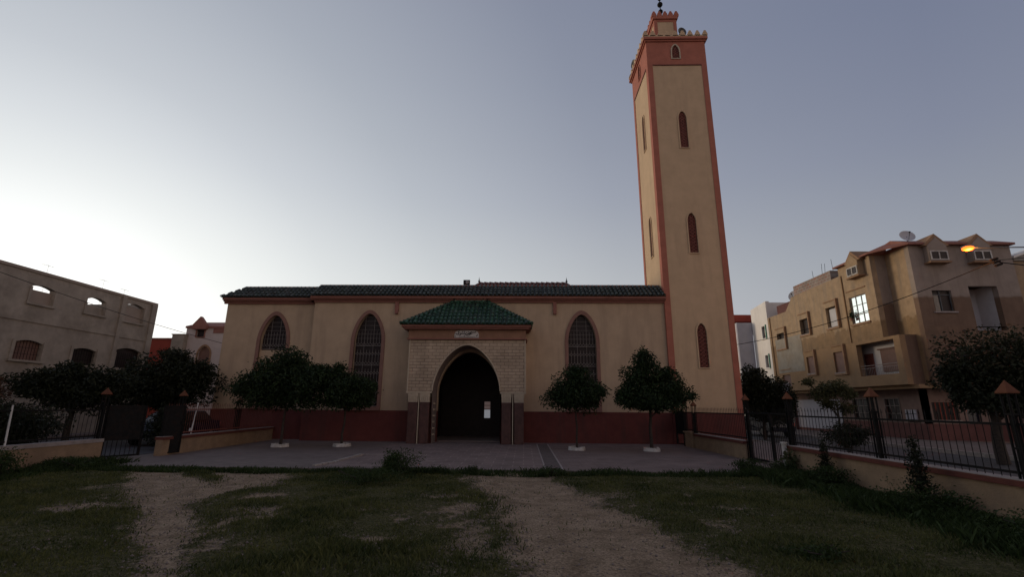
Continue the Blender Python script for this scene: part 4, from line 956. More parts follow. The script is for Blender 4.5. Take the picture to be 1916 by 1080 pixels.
tree('ornamental_tree',(15.7,24.8,.1),1.6,.05,[(15.6,24.7,2.7,.75,.6,.4),(15.0,24.7,2.35,.55,.5,.35),(16.1,24.7,1.7,.4,.4,.3),(15.3,24.7,1.9,.4,.4,.25),(14.4,24.7,3.0,.3,.3,.2),(16.3,24.7,2.4,.4,.4,.3)],2200,.13,'thin sparse ornamental tree before the pale ground floor wall','tree',seed=10,m='leaf_dry')
shrub('street_shrub',(14.4,22.5,.6),1.0,.45,2500,.1,'dark shrub on the pavement behind the right gate',seed=4)
shrub('street_shrub',(12.6,19.5,.62),.7,.45,2200,.09,'dark shrub behind the right wall near the gate',seed=5)
# plants inside the field
shrub('field_bush',(-3.1,12.55,.28),.50,.34,3600,.05,'leggy dark bush at the paving edge left of the porch',seed=6,m='weed')
shrub('field_bush',(-3.6,11.4,.12),.95,.17,3200,.045,'low dark weed clump in the grass before the leggy bush',seed=7,m='weed')
shrub('field_bush',(-1.33,13.1,.07),.17,.10,420,.045,'tiny weed tuft at the paving edge where the dirt path ends',seed=8,m='weed')
shrub('field_bush',(.75,12.95,.07),.36,.10,700,.045,'small weed tuft at the paving edge on the drain line',seed=9,m='weed')
shrub('field_bush',(-2.2,13.0,.07),.30,.09,600,.045,'small weed tuft between the leggy bush and the path',seed=10,m='weed')
shrub('field_bush',(6.1,13.9,.16),.40,.16,1500,.05,'round weed clump before the near end of the right low wall',seed=11,m='weed')
shrub('field_bush',(6.95,13.6,.17),.42,.17,1500,.05,'dark weed clump before the right gate',seed=12,m='weed')
shrub('field_bush',(7.1,11.7,.2),.5,.2,1800,.05,'dark weed clump at the wall foot beneath the slim plant',seed=13,m='weed')
shrub('field_bush',(6.9,8.9,.2),.75,.22,2400,.05,'wide weed clump at the wall foot round the slender conifer',seed=14,m='weed')
shrub('field_bush',(3.5,6.3,.03),.34,.09,900,.04,'low weed clump in the grass at the lower right',seed=15,m='weed')
shrub('field_bush',(7.05,7.0,.15),.8,.2,2200,.05,'weed clump at the wall foot nearest the right edge',seed=16,m='weed')
shrub('field_bush',(-11.9,13.0,.12),.6,.16,1700,.05,'weed mound at the foot of the left wall by the gate',seed=17,m='weed')
shrub('field_bush',(-12.4,11.6,.22),.45,.35,1700,.06,'scraggy bush against the left wall below the white pipe',seed=18,m='weed')
def slim(x,yy,h,label,r=.14,n=1200,m='leaf_dark'):
    rt = root('slender_plant',(x,yy,0),label,'plant'); MB().path([(x,yy,-.04),(x+.02,yy,h*.5),(x-.01,yy,h)],.014,5,.004).build('stem', M['bark'], rt)
    leaves('foliage',[(x,yy,h*(.3+.16*k),r*(1.1-.15*k),r*(1.1-.15*k),h*.12) for k in range(5)],n,.055,M[m],rt,droop=-.3)
slim(7.05,9.15,1.16,'slender young conifer before the long right wall',.17,1500)
slim(7.2,12.1,.92,'slim dark plant before the long right wall, nearer the gate',.15,1100)
rt = root('leafy_plant',(7.3,13.9,0),'small plant with large pale leaves before the pale gate post','plant'); MB().path([(7.3,13.9,-.03),(7.32,13.9,.3),(7.28,13.9,.6)],.012,5,.004).build('stem', M['bark'], rt)
leaves('foliage',[(7.3,13.9,.32,.2,.18,.28)],150,.11,M['leaf_dry'],rt,aspect=1.8)

# ------------------------------------------------------------------ unfinished grey building at the left
LX = -24.0
lb = root('unfinished_building',(LX,24,0),'unfinished grey cement block of flats with open arched top windows, left of the yard','building')
up_op = [seg_arch(21.75,22.9,6.42,7.22,7.34), seg_arch(24.75,25.95,6.5,7.27,7.42), seg_arch(27.3,28.7,6.5,7.47,7.62), seg_arch(16.6,17.9,6.42,7.22,7.34)]
lo_op = [seg_arch(21.6,22.95,3.66,4.48,4.62), seg_arch(24.55,26.0,3.66,4.45,4.58), seg_arch(27.25,29.1,3.72,4.75,4.92), seg_arch(16.6,17.9,3.66,4.48,4.62)]
plate(rect(8,29.6,0,7.98), up_op+lo_op+[rect(19.0,20.6,.1,2.4)], LX-.3, LX, YZ, 'wall', M['cement'], lb)
each(MB().box(-34,LX-.3,29.3,29.6,0,7.9).box(-34,LX-.3,8,8.3,0,7.9),'side_wall', M['cement'], lb)
MB().box(-34,LX-.3,8.3,29.3,5.5,5.7).box(-34,LX-.3,8.3,29.3,2.7,2.9).build('floor_slab', M['cement'], lb)
MB().box(-34,-33.7,8.3,29.3,0,6.6).box(-28,-27.9,8.3,29.3,2.9,5.5).box(-28,-27.9,8.3,29.3,.0,2.7).build('inner_wall', M['cement'], lb)
MB().box(LX,LX+.06,8,29.65,7.88,8.02).build('coping', M['mauve'], lb)
MB().box(LX,LX+.10,26.9,27.15,3.0,7.88).box(LX,LX+.05,8,29.6,5.48,5.60).box(LX,LX+.10,29.2,29.62,2.9,7.88).build('pilaster', M['cement'], lb)
fillz = [(21.75,22.9,6.42,7.08),(24.75,25.95,6.5,6.95),(27.3,28.7,6.5,7.42)]
for i,(a,b2,c,d) in enumerate(fillz):
    fr = MB()
    for (q0,q1,q2,q3) in ((a-.12,a,c-.1,d+.1),(b2,b2+.12,c-.1,d+.1)): fr.box(LX,LX+.05,q0,q1,q2,q3)
    fr.box(LX,LX+.09,a-.15,b2+.15,c-.10,c); wi = fr.build('window', M['cement'], lb)
    MB().box(LX-.22,LX-.16,a,b2,c,d).build('board', M['mauve'] if i != 1 else M['cement'], wi)
for i,(a,b2) in enumerate(((21.6,22.95),(24.55,26.0),(27.25,29.1))):
    fr = MB().box(LX,LX+.06,a-.14,a,3.6,4.6).box(LX,LX+.06,b2,b2+.14,3.6,4.6).box(LX,LX+.12,a-.18,b2+.18,3.56,3.66); wi = fr.build('window', M['cement'], lb)
    MB().box(LX-.25,LX-.2,a,b2,3.66,4.9).build('pane', M['shutter'] if i == 0 else M['glassd'], wi)
    gq = MB(); k = 0
    while a+.15*k < b2: gq.tube((LX-.05,a+.15*k,3.66),(LX-.05,a+.15*k,4.62),.009,4,caps=False); k += 1
    for z in (3.95,4.25): gq.tube((LX-.05,a,z),(LX-.05,b2,z),.009,4)
    gq.build('grille', M['iron'], wi)
MB().box(LX-.2,LX-.15,19.0,20.6,.1,2.4).build('door', M['rediron'], lb)
for i,(yy,h) in enumerate(((21.0,1.3),(24.1,.9),(27.6,1.0),(29.2,.8))):
    rt = root('tv_antenna',(LX-2,yy,6.6),['thin television antenna on the leftmost end of the grey roof','thin television antenna over the second grey window','thin television antenna near the right end of the grey roof','thin television antenna on the right corner of the grey roof'][i],'antenna','television antennas on the left roof')
    MB().tube((LX-2,yy,5.7),(LX-2,yy,8.1+h),.007,5).build('mast', M['greyiron'], rt); q = MB().tube((LX-2,yy-.35,8.05+h),(LX-2,yy+.35,8.05+h),.005,4)
    for k in range(5): q.tube((LX-2.15,yy-.3+.15*k,8.05+h),(LX-1.85,yy-.3+.15*k,8.05+h),.004,4)
    q.build('aerial', M['greyiron'], rt)

# ------------------------------------------------------------------ houses behind, left of the mosque
rh = root('red_house',(-27,35,0),'low brick red house glimpsed between the grey building and the pink house','house')
MB().box(-30,-25.7,34,42,0,6.25).build('wall', M['redhouse'], rh); MB().box(-30,-25.65,33.95,34.2,6.25,6.37).build('coping', M['trim'], rh)
rh = root('grey_annex',(-25.4,35,0),'narrow grey cement block beside the pink house','building')
MB().box(-25.65,-24.75,33.6,38,0,6.55).build('wall', M['cement'], rh); MB().box(-25.7,-24.7,33.55,38,6.55,6.62).build('coping', M['mauve'], rh)
ph = root('pink_house',(-23.5,35,0),'pale pink house with red gabled attic window left of the mosque','house')
plate(rect(-24.95,-19,0,7.1), [rect(-24.15,-23.55,6.45,7.0),arch(-23.35,.9,4.2,5.2,5.75)], 34, 34.3, XZ, 'wall', M['pinkhouse'], ph)
each(MB().box(-24.95,-24.65,34.3,42,0,7.1).box(-24.6,-19.2,41.5,42,0,7.1),'side_wall', M['pinkhouse'], ph)
MB().box(-25.0,-19,33.9,34.3,7.1,7.25).box(-22.9,-19,33.95,34.3,6.75,7.1).build('parapet', M['trim'], ph)
MB().add([(-25.0,33.9,7.25),(-19,33.9,7.25),(-19,35.2,7.75),(-24.6,35.2,7.75),(-24.6,35.2,7.25),(-19,35.2,7.25)],[(0,1,2,3),(3,2,5,4),(0,3,4),(1,5,2),(0,4,5,1)]).build('roof', M['trim'], ph)
gb = MB(); gb.prism([(-24.35,7.0),(-23.35,7.0),(-23.35,7.35),(-23.85,7.95),(-24.35,7.35)],33.7,33.99,XZ); g_ = gb.build('gable', M['trim'], ph)
wi = MB().box(-24.2,-23.5,33.94,34.0,6.4,6.46).box(-24.2,-24.14,33.94,34.0,6.46,7.0).box(-23.56,-23.5,33.94,34.0,6.46,7.0).build('window', M['trim'], ph); MB().box(-24.15,-23.55,34.1,34.12,6.45,7.0).build('pane', M['glassd'], wi)
wi = plate(arch(-23.35,1.1,4.1,5.2,5.9), [arch(-23.35,.9,4.2,5.2,5.75)], 33.94, 33.99, XZ, 'window', M['brownfr'], ph); MB().box(-23.8,-22.9,34.1,34.12,4.2,5.75).build('pane', M['shutter'], wi)

# ------------------------------------------------------------------ tan corner building at the right
AX = 20.0; TZ = 10.15
tb = root('corner_building',(AX,28,0),'large tan corner building with gabled dormers, balcony and one bright window right of the minaret','building')
def rw(y0,y1,z0,z1): return rect(y0,y1,z0,z1)
holes_hi = [rw(33.1,34.3,6.77,7.9),rw(30.0,31.2,6.78,8.13),rw(27.4,28.85,6.66,8.3),rw(36.3,37.6,6.15,7.36)]
plate([(26.6,5.56),(38.7,5.56),(38.7,8.85),(35.9,8.85),(35.0,9.65),(35.0,9.75),(29.4,9.85),(29.4,10.35),(26.6,10.35)], holes_hi, AX, AX+.3, YZ, 'upper_wall', M['tan_two'], tb)
holes_lo = [rw(33.05,34.1,4.0,5.2),rw(30.0,31.1,3.86,5.2),rw(36.4,37.5,3.3,4.15),rw(25.95,28.9,3.55,5.40)]
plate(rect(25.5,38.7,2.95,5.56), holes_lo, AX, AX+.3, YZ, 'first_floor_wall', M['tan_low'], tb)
MB().box(AX+.3,AX+.95,26.6,26.85,5.56,10.35).box(AX+.3,AX+.95,25.5,25.75,2.95,5.56).build('bay_return', M['mauve_two'], tb)
MB().box(AX+.9,AX+1.2,25.2,26.6,5.57,10.35).box(AX+.9,AX+1.2,25.2,25.5,2.9,5.57).build('corner_wall', M['tan_two'], tb)
# front face towards the field
Bz = 10.35
niche = rect(23.62,25.12,5.72,8.08)
plate(rect(20.9,26.3,5.9,Bz), [rect(21.68,22.68,6.72,7.84),rect(23.62,25.12,5.9,8.08),rect(21.73,22.58,9.45,9.9),rect(24.0,24.85,9.45,9.9)], 24.9, 25.2, XZ, 'front_wall', M['mauve_two'], tb)
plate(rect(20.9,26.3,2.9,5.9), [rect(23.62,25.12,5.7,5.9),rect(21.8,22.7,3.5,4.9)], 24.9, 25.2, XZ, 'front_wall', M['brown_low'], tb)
MB().box(AX+.3,26.2,25.2,38.7,2.75,2.95).box(AX+.31,26.2,26.85,38.7,5.5,5.6).box(AX+.95,26.2,27.0,35,10.0,10.15).build('floor_slab', M['tan_low'], tb)
MB().box(AX+1.2,26.2,38.4,38.7,0,8.8).box(26.2,26.5,25.2,38.7,0,Bz).box(AX+3.0,AX+3.1,26.9,38.4,2.95,9.7).build('rear_wall', M['tan_low'], tb)
# recess walls
MB().box(AX+.80,AX+.88,25.76,29.98,2.96,5.49).box(AX+.31,AX+.80,29.9,29.98,2.96,5.49).box(AX+.31,AX+.80,25.76,25.85,2.96,5.49).build('balcony_wall', M['balcony'], tb)
MB().box(23.5,25.25,26.2,26.3,5.65,8.2).box(23.5,23.6,25.2,26.2,5.65,8.2).box(25.14,25.24,25.2,26.2,5.65,8.2).build('balcony_wall', M['balcony'], tb)
MB().box(23.6,25.14,25.2,26.2,5.6,5.72).build('balcony_floor', M['mauve'], tb)
MB().box(AX+.74,AX+.80,26.75,28.05,3.75,5.02).build('balcony_shutter', M['shutter'], tb)
MB().box(AX+.68,AX+.80,26.65,28.2,5.02,5.09).build('balcony_lintel', M['shutter'], tb)
MB().box(AX+.74,AX+.80,28.7,29.4,2.97,4.9).build('balcony_door', M['rediron'], tb)
rl = MB().tube((AX+.1,25.95,4.12),(AX+.1,28.9,4.12),.02,6).tube((AX+.1,25.95,3.98),(AX+.1,28.9,3.98),.014,6)
k = 0
while 25.95+.13*k < 28.9: rl.tube((AX+.1,25.95+.13*k,3.55),(AX+.1,25.95+.13*k,4.0),.008,4,caps=False); k += 1
rl.build('balcony_rail', M['coping'], tb)
# windows on the street side
def side_window(y0,y1,z0,z1,kind,mt='brownfr',fin=True):
    f = MB().box(AX-.08,AX,y0-.1,y1+.1,z0-.12,z0-.02)
    if fin: f.box(AX-.16,AX,y0-.14,y0-.04,z0-.12,z1+.42)
    f.box(AX-.05,AX,y0-.12,y1+.12,z1+.36,z1+.42)
    wi = f.build('window', M[mt], tb)
    if kind == 'mirror':
        MB().box(AX+.10,AX+.11,y0,y1,z0,z1).build('pane', M['mirror'], wi)
        q = MB().box(AX+.07,AX+.1,y0,y1,z1-.57,z1-.545)
        for t in (.0,.33,.66,1.): q.box(AX+.07,AX+.1,y0+(y1-y0)*t-.012,y0+(y1-y0)*t+.012,z0,z1)
        q.box(AX+.05,AX+.1,y0,y1,z0+.5,z0+.53).box(AX+.05,AX+.1,y0,y1,z0,z0+.04).box(AX+.05,AX+.1,y0,y1,z1-.04,z1)
        q.build('frame', M['coping'], wi)
        pt = root('window_plant',(AX-.1,y1-.05,z0+.3),'small green plant hanging at the left edge of the bright window','plant')
        MB().box(AX-.12,AX-.02,y1-.14,y1-.02,z0+.25,z0+.40).build('pot', M['trim'], pt); leaves('foliage',[(AX-.08,y1-.08,z0+.55,.1,.12,.28)],220,.08,M['leaf'],pt)
    elif kind == 'open':
        MB().box(AX+.24,AX+.26,y0,y1,z0,z1).build('pane', M['glassd'], wi)
        MB().box(AX+.18,AX+.22,y0+.05,y0+(y1-y0)*(.92 if y0 < 31 else .4),z0,z1-.1).build('curtain', M['balcony'] if y0 < 31 else M['greycem'], wi)
        MB().box(AX-.02,AX+.2,y0,y1,z0,z0+.05).build('sill', M['coping'], wi)
    else:
        MB().box(AX+.10,AX+.14,y0,y1,z0,z1).build('shutter', M['shutter'], wi)
        MB().box(AX-.06,AX+.1,y0-.05,y1+.05,z0-.02,z0+.05).build('sill', M['coping'], wi)
side_window(33.1,34.3,6.77,7.9,'open'); side_window(30.0,31.2,6.78,8.13,'open'); side_window(27.4,28.85,6.66,8.3,'mirror',fin=False); side_window(36.3,37.6,6.15,7.36,'open')
side_window(33.05,34.1,4.0,5.2,'shut'); side_window(30.0,31.1,3.86,5.2,'shut'); side_window(36.4,37.5,3.3,4.15,'shut',fin=False)
MB().box(AX-.012,AX,34.4,37.9,4.3,6.9).build('cement_patch', M['greycem'], tb)
MB().box(AX-.07,AX,38.3,38.36,3.0,8.8).box(AX-.07,AX,29.15,29.22,5.6,9.8).build('drain_pipe', M['tan_low'], tb)
# windows on the front face
wi = MB().box(21.58,22.78,24.82,24.9,6.62,6.70).build('window', M['coping'], tb); MB().box(21.68,22.68,25.05,25.07,6.72,7.84).build('pane', M['glassd'], wi)
q = MB()
for t in (.0,.45,1.): q.box(21.68+t*1.0-.02,21.68+t*1.0+.02,25.0,25.05,6.72,7.84)
q.box(21.68,22.68,25.0,25.05,7.6,7.64); q.build('frame', M['greyiron'], wi); MB().box(21.8,22.05,25.02,25.04,6.75,7.6).build('curtain', M['greycem'], wi)
wi = MB().box(21.7,22.8,24.85,24.9,3.4,3.5).build('window', M['tan_low'], tb); MB().box(21.8,22.7,25.05,25.08,3.5,4.9).build('shutter', M['shutter'], wi)
# eaves and dormers
ev = MB(); ev.box(AX-.25,AX+.9,26.4,29.5,10.35,10.45).box(20.75,26.4,24.65,26.4,10.35,10.45)
ev.add([(AX-.25,26.4,10.45),(AX+.9,26.4,10.95),(AX+.9,26.4,10.45)],[(0,1,2)])
ev.add([(AX+.9,26.4,10.951),(AX-.25,26.4,10.451),(20.75,24.65,10.451),(20.75,25.8,10.951),(20.75,24.65,10.35),(AX-.25,26.4,10.35)],[(0,1,2),(0,2,3),(1,5,4,2)])
ev.add([(AX-.25,26.4,10.45),(AX-.25,29.5,10.45),(AX+.9,29.5,10.95),(AX+.9,26.4,10.95)],[(0,1,2,3)])
ev.add([(20.75,24.65,10.45),(26.4,24.65,10.45),(26.4,25.8,10.95),(20.75,25.8,10.95),(26.4,25.8,10.45),(20.75,25.8,10.45)],[(0,1,2,3),(2,3,5,4),(0,3,5),(1,4,2)])
ev.add([(AX+.9,29.5,10.45),(AX+.9,29.5,10.95),(AX-.25,29.5,10.45)],[(0,1,2)])
ev.build('eaves', M['trim'], tb)
MB().box(AX+1.25,26.3,25.85,29.4,10.16,10.72).build('roof_terrace', M['mauve'], tb)
def dormer(u,fn,d,face):
    g_ = MB().prism([(u-.70,10.25),(u+.70,10.25),(u,10.93)], d-.32, d+.9, fn)
    do = g_.build('dormer', M['brownfr'], tb)
    MB().prism([(u-.50,9.35),(u+.50,9.35),(u+.50,10.24),(u,10.72),(u-.50,10.24)], d-.36, d-.02, fn).build('dormer_face', face, do)
    MB().prism(rect(u-.42,u+.42,9.47,9.9), d-.385, d-.362, fn).build('pane', M['glassd'], do)
    q = MB()
    for a in (rect(u-.46,u+.46,9.42,9.48),rect(u-.46,u+.46,9.88,9.94),rect(u-.46,u-.40,9.48,9.88),rect(u+.40,u+.46,9.48,9.88),rect(u-.03,u+.03,9.48,9.88)): q.prism(a,d-.41,d-.386,fn)
    q.build('frame', M['white'], do)
    MB().prism(rect(u-.56,u+.56,9.28,9.36), d-.44, d-.0, fn).build('sill', M['brownfr'], do)
dormer(27.6,YZ,AX,M['tan']); dormer(22.15,XZ,24.9,M['mauve']); dormer(24.42,XZ,24.9,M['mauve'])
# roof extras: bare block stair head
MB().box(AX+.3,AX+3,30.6,35.0,9.8,10.6).build('stair_head', M['block'], tb)
MB().box(AX+.5,AX+.9,35.9,38.0,8.8,9.7).build('stair_head', M['groundred'], tb)
q = MB()
for yy in (33.2,32.2,31.9,31.0): q.tube((AX+.8,yy,10.55),(AX+.8+random.uniform(-.1,.1),yy,11.2+random.random()*.4),.012,4)
q.build('rebar', M['iron'], tb)
# ground floor, set back under the overhang
GX = 21.2
g1 = [rect(30.3,31.8,1.04,2.3),rect(27.9,29.0,1.04,2.25)]
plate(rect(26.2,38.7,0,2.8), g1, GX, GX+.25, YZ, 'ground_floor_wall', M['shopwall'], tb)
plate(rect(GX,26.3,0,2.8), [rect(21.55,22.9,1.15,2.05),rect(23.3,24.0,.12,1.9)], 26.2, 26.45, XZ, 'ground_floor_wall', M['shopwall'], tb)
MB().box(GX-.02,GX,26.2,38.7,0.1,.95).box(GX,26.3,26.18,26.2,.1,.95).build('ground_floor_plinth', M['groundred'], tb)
MB().box(GX-.03,GX-.021,33.0,38.2,.3,2.3).build('pale_wall_panel', M['lavender'], tb)
MB().box(26.3,26.35,24.9,26.2,0,2.8).build('side_wall', M['shopwall'], tb)
for (y0,y1) in ((30.3,31.8),(27.9,29.0)):
    f = MB()
    for t in (0,.33,.66,1): f.box(GX-.04,GX,y0+(y1-y0)*t-.014,y0+(y1-y0)*t+.014,1.04,2.3)
    for z in (1.04,1.45,1.87,2.28): f.box(GX-.045,GX-.005,y0,y1,z-.015,z+.015)
    wi = f.build('window', M['coping'], tb); MB().box(GX+.1,GX+.12,y0,y1,1.04,2.3).build('pane', M['glassd'], wi)
wi = MB().box(21.5,22.95,26.15,26.2,1.05,1.14).build('window', M['coping'], tb); MB().box(21.55,22.9,26.3,26.32,1.15,2.05).build('pane', M['glassd'], wi)
q = MB()
for k in range(1,6): q.box(21.55+k*.225-.015,21.55+k*.225+.015,26.24,26.26,1.15,2.05)
q.build('frame', M['redhouse'], wi)
MB().box(23.3,24.0,26.35,26.4,.12,1.9).build('door', M['carpaint'], tb)
pn_ = root('notice_board',(GX,27,1.0),'small pale panel with dark bars on the ground floor corner','panel'); MB().box(GX-.10,GX-.045,26.75,27.5,1.04,1.66).build('board', M['lavender'], pn_)
q = MB()
for k in range(3): q.box(GX-.11,GX-.101,26.93+k*.18,26.95+k*.18,1.04,1.66)
q.box(GX-.112,GX-.102,26.75,27.5,1.42,1.45); q.build('bars', M['iron'], pn_)
# satellite dishes
def dish(x,yy,z,r,d,label,zb):
    rt = root('satellite_dish',(x,yy,zb),label,'satellite dish'); d = Vector(d).normalized(); o = Vector((x,yy,z)); u = d.orthogonal().normalized(); w_ = d.cross(u); n = 20
    vs = [o+d*(k*k*r*.25)+(u*math.cos(2*math.pi*i/n)+w_*math.sin(2*math.pi*i/n))*r*k for k in (.02,.35,.7,1.) for i in range(n)]
    mb = MB().add(vs,[(j*n+i,j*n+(i+1)%n,(j+1)*n+(i+1)%n,(j+1)*n+i) for j in range(3) for i in range(n)],True); mb.build('bowl', M['dish'], rt)
    MB().tube(o-w_*r*.0+Vector((0,0,-r*.9))+d*.1, o+d*r*1.0,.012,5).build('arm', M['iron'], rt); MB().ball(o+d*r*1.02,.05,8,6).build('receiver', M['iron'], rt); MB().tube((x,yy,zb),o,.025,6).build('mast', M['iron'], rt)
dish(21.55,25.6,11.12,.38,(-.2,-1,.45),'satellite dish on the roof corner left of the front dormer',10.6)
dish(20.9,36.0,10.1,.42,(-.9,-.6,.3),'dark satellite dish beside the red stair head on the tan roof',8.7)
# white house further down the street
wh = root('white_house',(AX,40,0),'white house with green window frames between the minaret and the tan building','house')
plate([(38.72,0),(41.4,0),(41.4,10.05),(38.72,10.3)], [rw(39.2,39.75,7.3,8.3),rw(39.15,39.7,4.9,5.9)], AX, AX+.3, YZ, 'wall', M['whitewall'], wh)
each(MB().box(AX+.3,AX+6,38.75,39.0,0,10.2).box(AX+.3,AX+6,41.1,41.4,0,10.0),'side_wall', M['whitewall'], wh)
MB().box(18.7,18.95,41.7,47,0,8.95).build('bay_side', M['whitewall'], wh)
MB().box(18.7,20,41.45,41.7,0,8.95).build('bay_front', M['lavender'], wh)
MB().box(18.95,26,41.72,47,8.7,8.9).build('bay_roof', M['coping'], wh)
MB().box(18.66,18.7,43.4,43.9,3.0,7.2).build('shutter', M['green'], wh)
MB().box(19.2,24,44,47,8.9,9.35).box(18.8,24,43.2,47,9.35,10.0).build('roof_room', M['redhouse'], wh)
for (a,b2) in ((7.3,8.3),(4.9,5.9)):
    f = MB().box(AX-.05,AX,39.15,39.22,a,b2).box(AX-.05,AX,39.73,39.8,a,b2).box(AX-.06,AX,39.1,39.85,a-.1,a).box(AX-.05,AX,39.15,39.8,b2,b2+.07); wi = f.build('window', M['whitewall'], wh)
    MB().box(AX-.07,AX-.02,39.05,39.14,a-.05,b2+.1).box(AX+.03,AX+.08,39.22,39.3,a,b2).build('shutter', M['green'], wi); MB().box(AX+.12,AX+.14,39.2,39.75,a,b2).build('pane', M['glassd'], wi)
    MB().prism([(39.475+.13*math.cos(t*.6283),(a+b2)/2+.3*math.sin(t*.6283)) for t in range(10)],AX+.09,AX+.11,YZ).build('oval_grille', M['grille'], wi)
dish(19.0,44.2,10.35,.4,(-.4,-1,.2),'satellite dish peeping out beside the minaret',9.9)
sb_ = root('street_sign',(17.6,33.5,.1),'blank white board on a post beside the dark round tree','board')
MB().box(17.0,18.2,33.5,33.55,2.55,3.35).build('board', M['lavender'], sb_); MB().tube((18.2,33.56,0.1),(18.2,33.56,3.4),.05,8).build('pole', M['whitepipe'], sb_)
# neighbour at the right edge
nb_ = root('edge_building',(27.5,25,0),'tan house with a sloping white roof edge at the right edge of the photo','building')
plate(rect(26.36,34,0,9.5), [rect(26.75,27.5,6.2,7.7),rect(28.5,29.5,6.2,7.7),rect(26.9,27.6,3.2,4.6)], 25.0, 25.3, XZ, 'wall', M['tan'], nb_)
each(MB().box(26.36,26.6,25.3,36,0,9.5).box(33.7,34,25.3,36,0,9.5),'side_wall', M['tan'], nb_)
MB().prism([(26.36,9.5),(34,9.5),(34,12.4),(26.36,9.62)],24.9,25.3,XZ).build('roof_edge', M['greycem'], nb_)
MB().prism([(26.36,9.64),(34,12.42),(34,12.55),(26.36,9.76)],24.85,27,XZ).build('roof_slab', M['whitewall'], nb_)
for (a,b2,c,d) in ((26.75,27.5,6.2,7.7),(28.5,29.5,6.2,7.7),(26.9,27.6,3.2,4.6)):
    wi = MB().box(a-.08,b2+.08,24.92,25.0,c-.1,c).build('window', M['brownfr'], nb_); MB().box(a,b2,25.15,25.18,c,d).build('pane', M['shutter'], wi)

# ------------------------------------------------------------------ street lamp and wires
lp = root('street_lamp',(16.9,16.0,0),'lit orange street lamp on a pole with wires above the big dark tree','street lamp')
MB().tube((18.9,16,0),(18.9,16,7.3),.11,10,.075).build('pole', M['greycem'], lp)
MB().tube((18.9,16,7.22),(15.65,16,7.18),.022,8).build('arm', M['greyiron'], lp)
hd = MB().ball((15.45,16,7.21),.17,14,8,.4); hd.tube((15.45,16,7.21),(15.8,16,7.2),.045,8); hd.build('lamp_head', M['greyiron'], lp)
MB().ball((15.43,15.95,7.14),.17,14,8,.5).build('lamp_glass', M['lampglow'], lp)
pl_ = bpy.data.lights.new('lamp_light','POINT'); pl_.energy = 90; pl_.color = (1,.36,.10); pl_.shadow_soft_size = .15
po = bpy.data.objects.new('lamp_light', pl_); col.objects.link(po); po.location = (15.43,15.9,6.9)
ins = MB()
for k in range(3): ins.tube((16.15+.06*k,16,6.72-.10*k),(16.4+.05*k,16,6.8-.10*k),.045,6)
ins.build('cable_joint', M['iron'], lp)
def wire(a,b2,sag,label,r=.014,n=24):
    a = Vector(a); b2 = Vector(b2); pts = [a.lerp(b2,i/n)-Vector((0,0,sag*4*(i/n)*(1-i/n))) for i in range(n+1)]
    mb = MB(); mb.path(pts,r,4); tag(mb.build('overhead_wire', M['black']), label, 'wire', 'overhead wires')
wire((16.3,16,6.7),(10.6,27.5,5.0),.5,'dark overhead wire crossing the tan facade to the minaret side',.016)
wire((16.3,16,6.72),(18.9,16,7.1),.05,'upper overhead wire leaving the cable joint to the right edge')
wire((16.3,16,6.68),(18.9,16,6.45),.05,'lower overhead wire leaving the cable joint to the right edge',.02)
wire((-24,8,9.4),(-15.7,26,4.7),.6,'thin overhead wire crossing in front of the grey left building',.013)

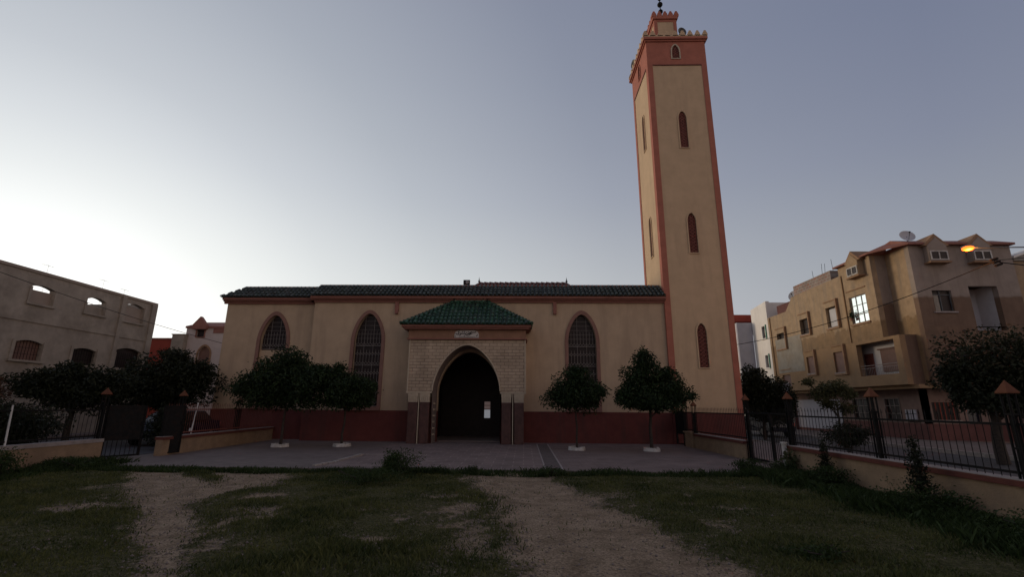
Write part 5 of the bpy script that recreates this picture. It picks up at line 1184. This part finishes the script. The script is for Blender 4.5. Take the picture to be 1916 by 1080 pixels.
# ------------------------------------------------------------------ parked cars (partly seen through the gates)
def car(x,yy,rz,label):
    rt = root('parked_car',(0,0,0),label,'car','cars parked in the side streets')
    prof = [(-2.0,.32),(-2.05,.62),(-1.98,.82),(-1.15,.92),(-.55,1.36),(.85,1.40),(1.55,.98),(1.95,.92),(2.02,.6),(1.98,.32)]
    def YZc(u,v,d): return (d*(1 if v < .95 else .84),u,v)
    b1 = MB(); b1.prism(prof,-.80,.80,YZc); b1.build('body', M['carpaint'], rt, .05)
    def q4(name,m_,pts): MB().add(pts+[(p_[0]*.99,p_[1]*.99,p_[2]-.01) for p_ in pts],[(0,1,2,3),(7,6,5,4)]).build(name,m_,rt)
    q4('windscreen',M['carglass'],[(-.62,-1.10,.985),(.62,-1.10,.985),(.56,-.62,1.345),(-.56,-.62,1.345)])
    q4('rear_window',M['glassd'],[(-.6,1.5,1.04),(.6,1.5,1.04),(.55,.95,1.375),(-.55,.95,1.375)])
    for s in (-1,1): MB().add([(s*.815,-.85,.98),(s*.815,1.25,.98),(s*.69,.8,1.34),(s*.69,-.45,1.33)],[(0,1,2,3)]).build('side_window', M['glassd'], rt)
    for s in (-1,1):
        for yq in (-1.3,1.25):
            w_ = MB().tube((s*.66,yq,.31),(s*.83,yq,.31),.31,20).build('wheel', M['rubber'], rt)
            MB().tube((s*.80,yq,.31),(s*.842,yq,.31),.18,12).build('rim', M['chrome'], w_)
        MB().box(s*.62-.15,s*.62+.15,-2.07,-1.98,.62,.76).build('headlight', M['dish'], rt); MB().box(s*.66-.1,s*.66+.1,1.97,2.05,.66,.86).build('tail_light', M['lens'], rt)
        MB().box(min(s*.8,s*.98),max(s*.8,s*.98),-.85,-.72,.95,1.07).build('wing_mirror', M['carpaint'], rt)
    rt.location = (x,yy,-.02); rt.rotation_euler = (0,0,rz); return rt
c1 = car(-15.55,21.6,R(2),'dark car with a bright windscreen seen through the open left gate')
copy_tree(c1,(15.2,31.5,-.015),R(184),'dark car parked behind the right gate under the dense tree')

# unseen houses added behind the camera to block low sky light
for i,(x0,x1,y0,y1,h,mt,lab) in enumerate(((-33,-19,-27,-16,8.2,'tan_low','unseen brown house added behind the field, at the left street, to block sky light'),(-12,4,-30,-20,8.6,'pinkhouse','unseen pale pink house added behind the camera to block sky light'),(6,19,-29,-19,7.6,'cement','unseen grey cement house added behind the field, at the right street, to block sky light'))):
    rt = root('blocker_house',(x0,y1,0),lab,'house')
    n = 4; w_ = (x1-x0)/n
    hs = [rect(x0+w_*(k+.5)-.6,x0+w_*(k+.5)+.6,z,z+1.4) for k in range(n) for z in (1.0,4.2)]
    plate(rect(x0,x1,0,h),hs,y1,y1-.3,XZ,'wall',M[mt],rt)
    each(MB().box(x0,x0+.3,y0,y1-.3,0,h-.02).box(x1-.3,x1,y0,y1-.3,0,h-.02).box(x0+.3,x1-.3,y0,y0+.3,0,h-.02),'side_wall',M[mt],rt)
    MB().box(x0+.3,x1-.3,y0+.3,y1-.3,h-.5,h-.3).build('roof',M['coping'],rt)
    MB().box(x0-.1,x1+.1,y1,y1+.15,h-.15,h+.05).build('cornice',M['trim'],rt)
    for q in hs:
        MB().box(q[0][0],q[1][0],y1-.22,y1-.2,q[0][1],q[2][1]).build('window',M['glassd'],rt)

# tidy helper properties
for o in bpy.data.objects:
    if '_o' in o: del o['_o']
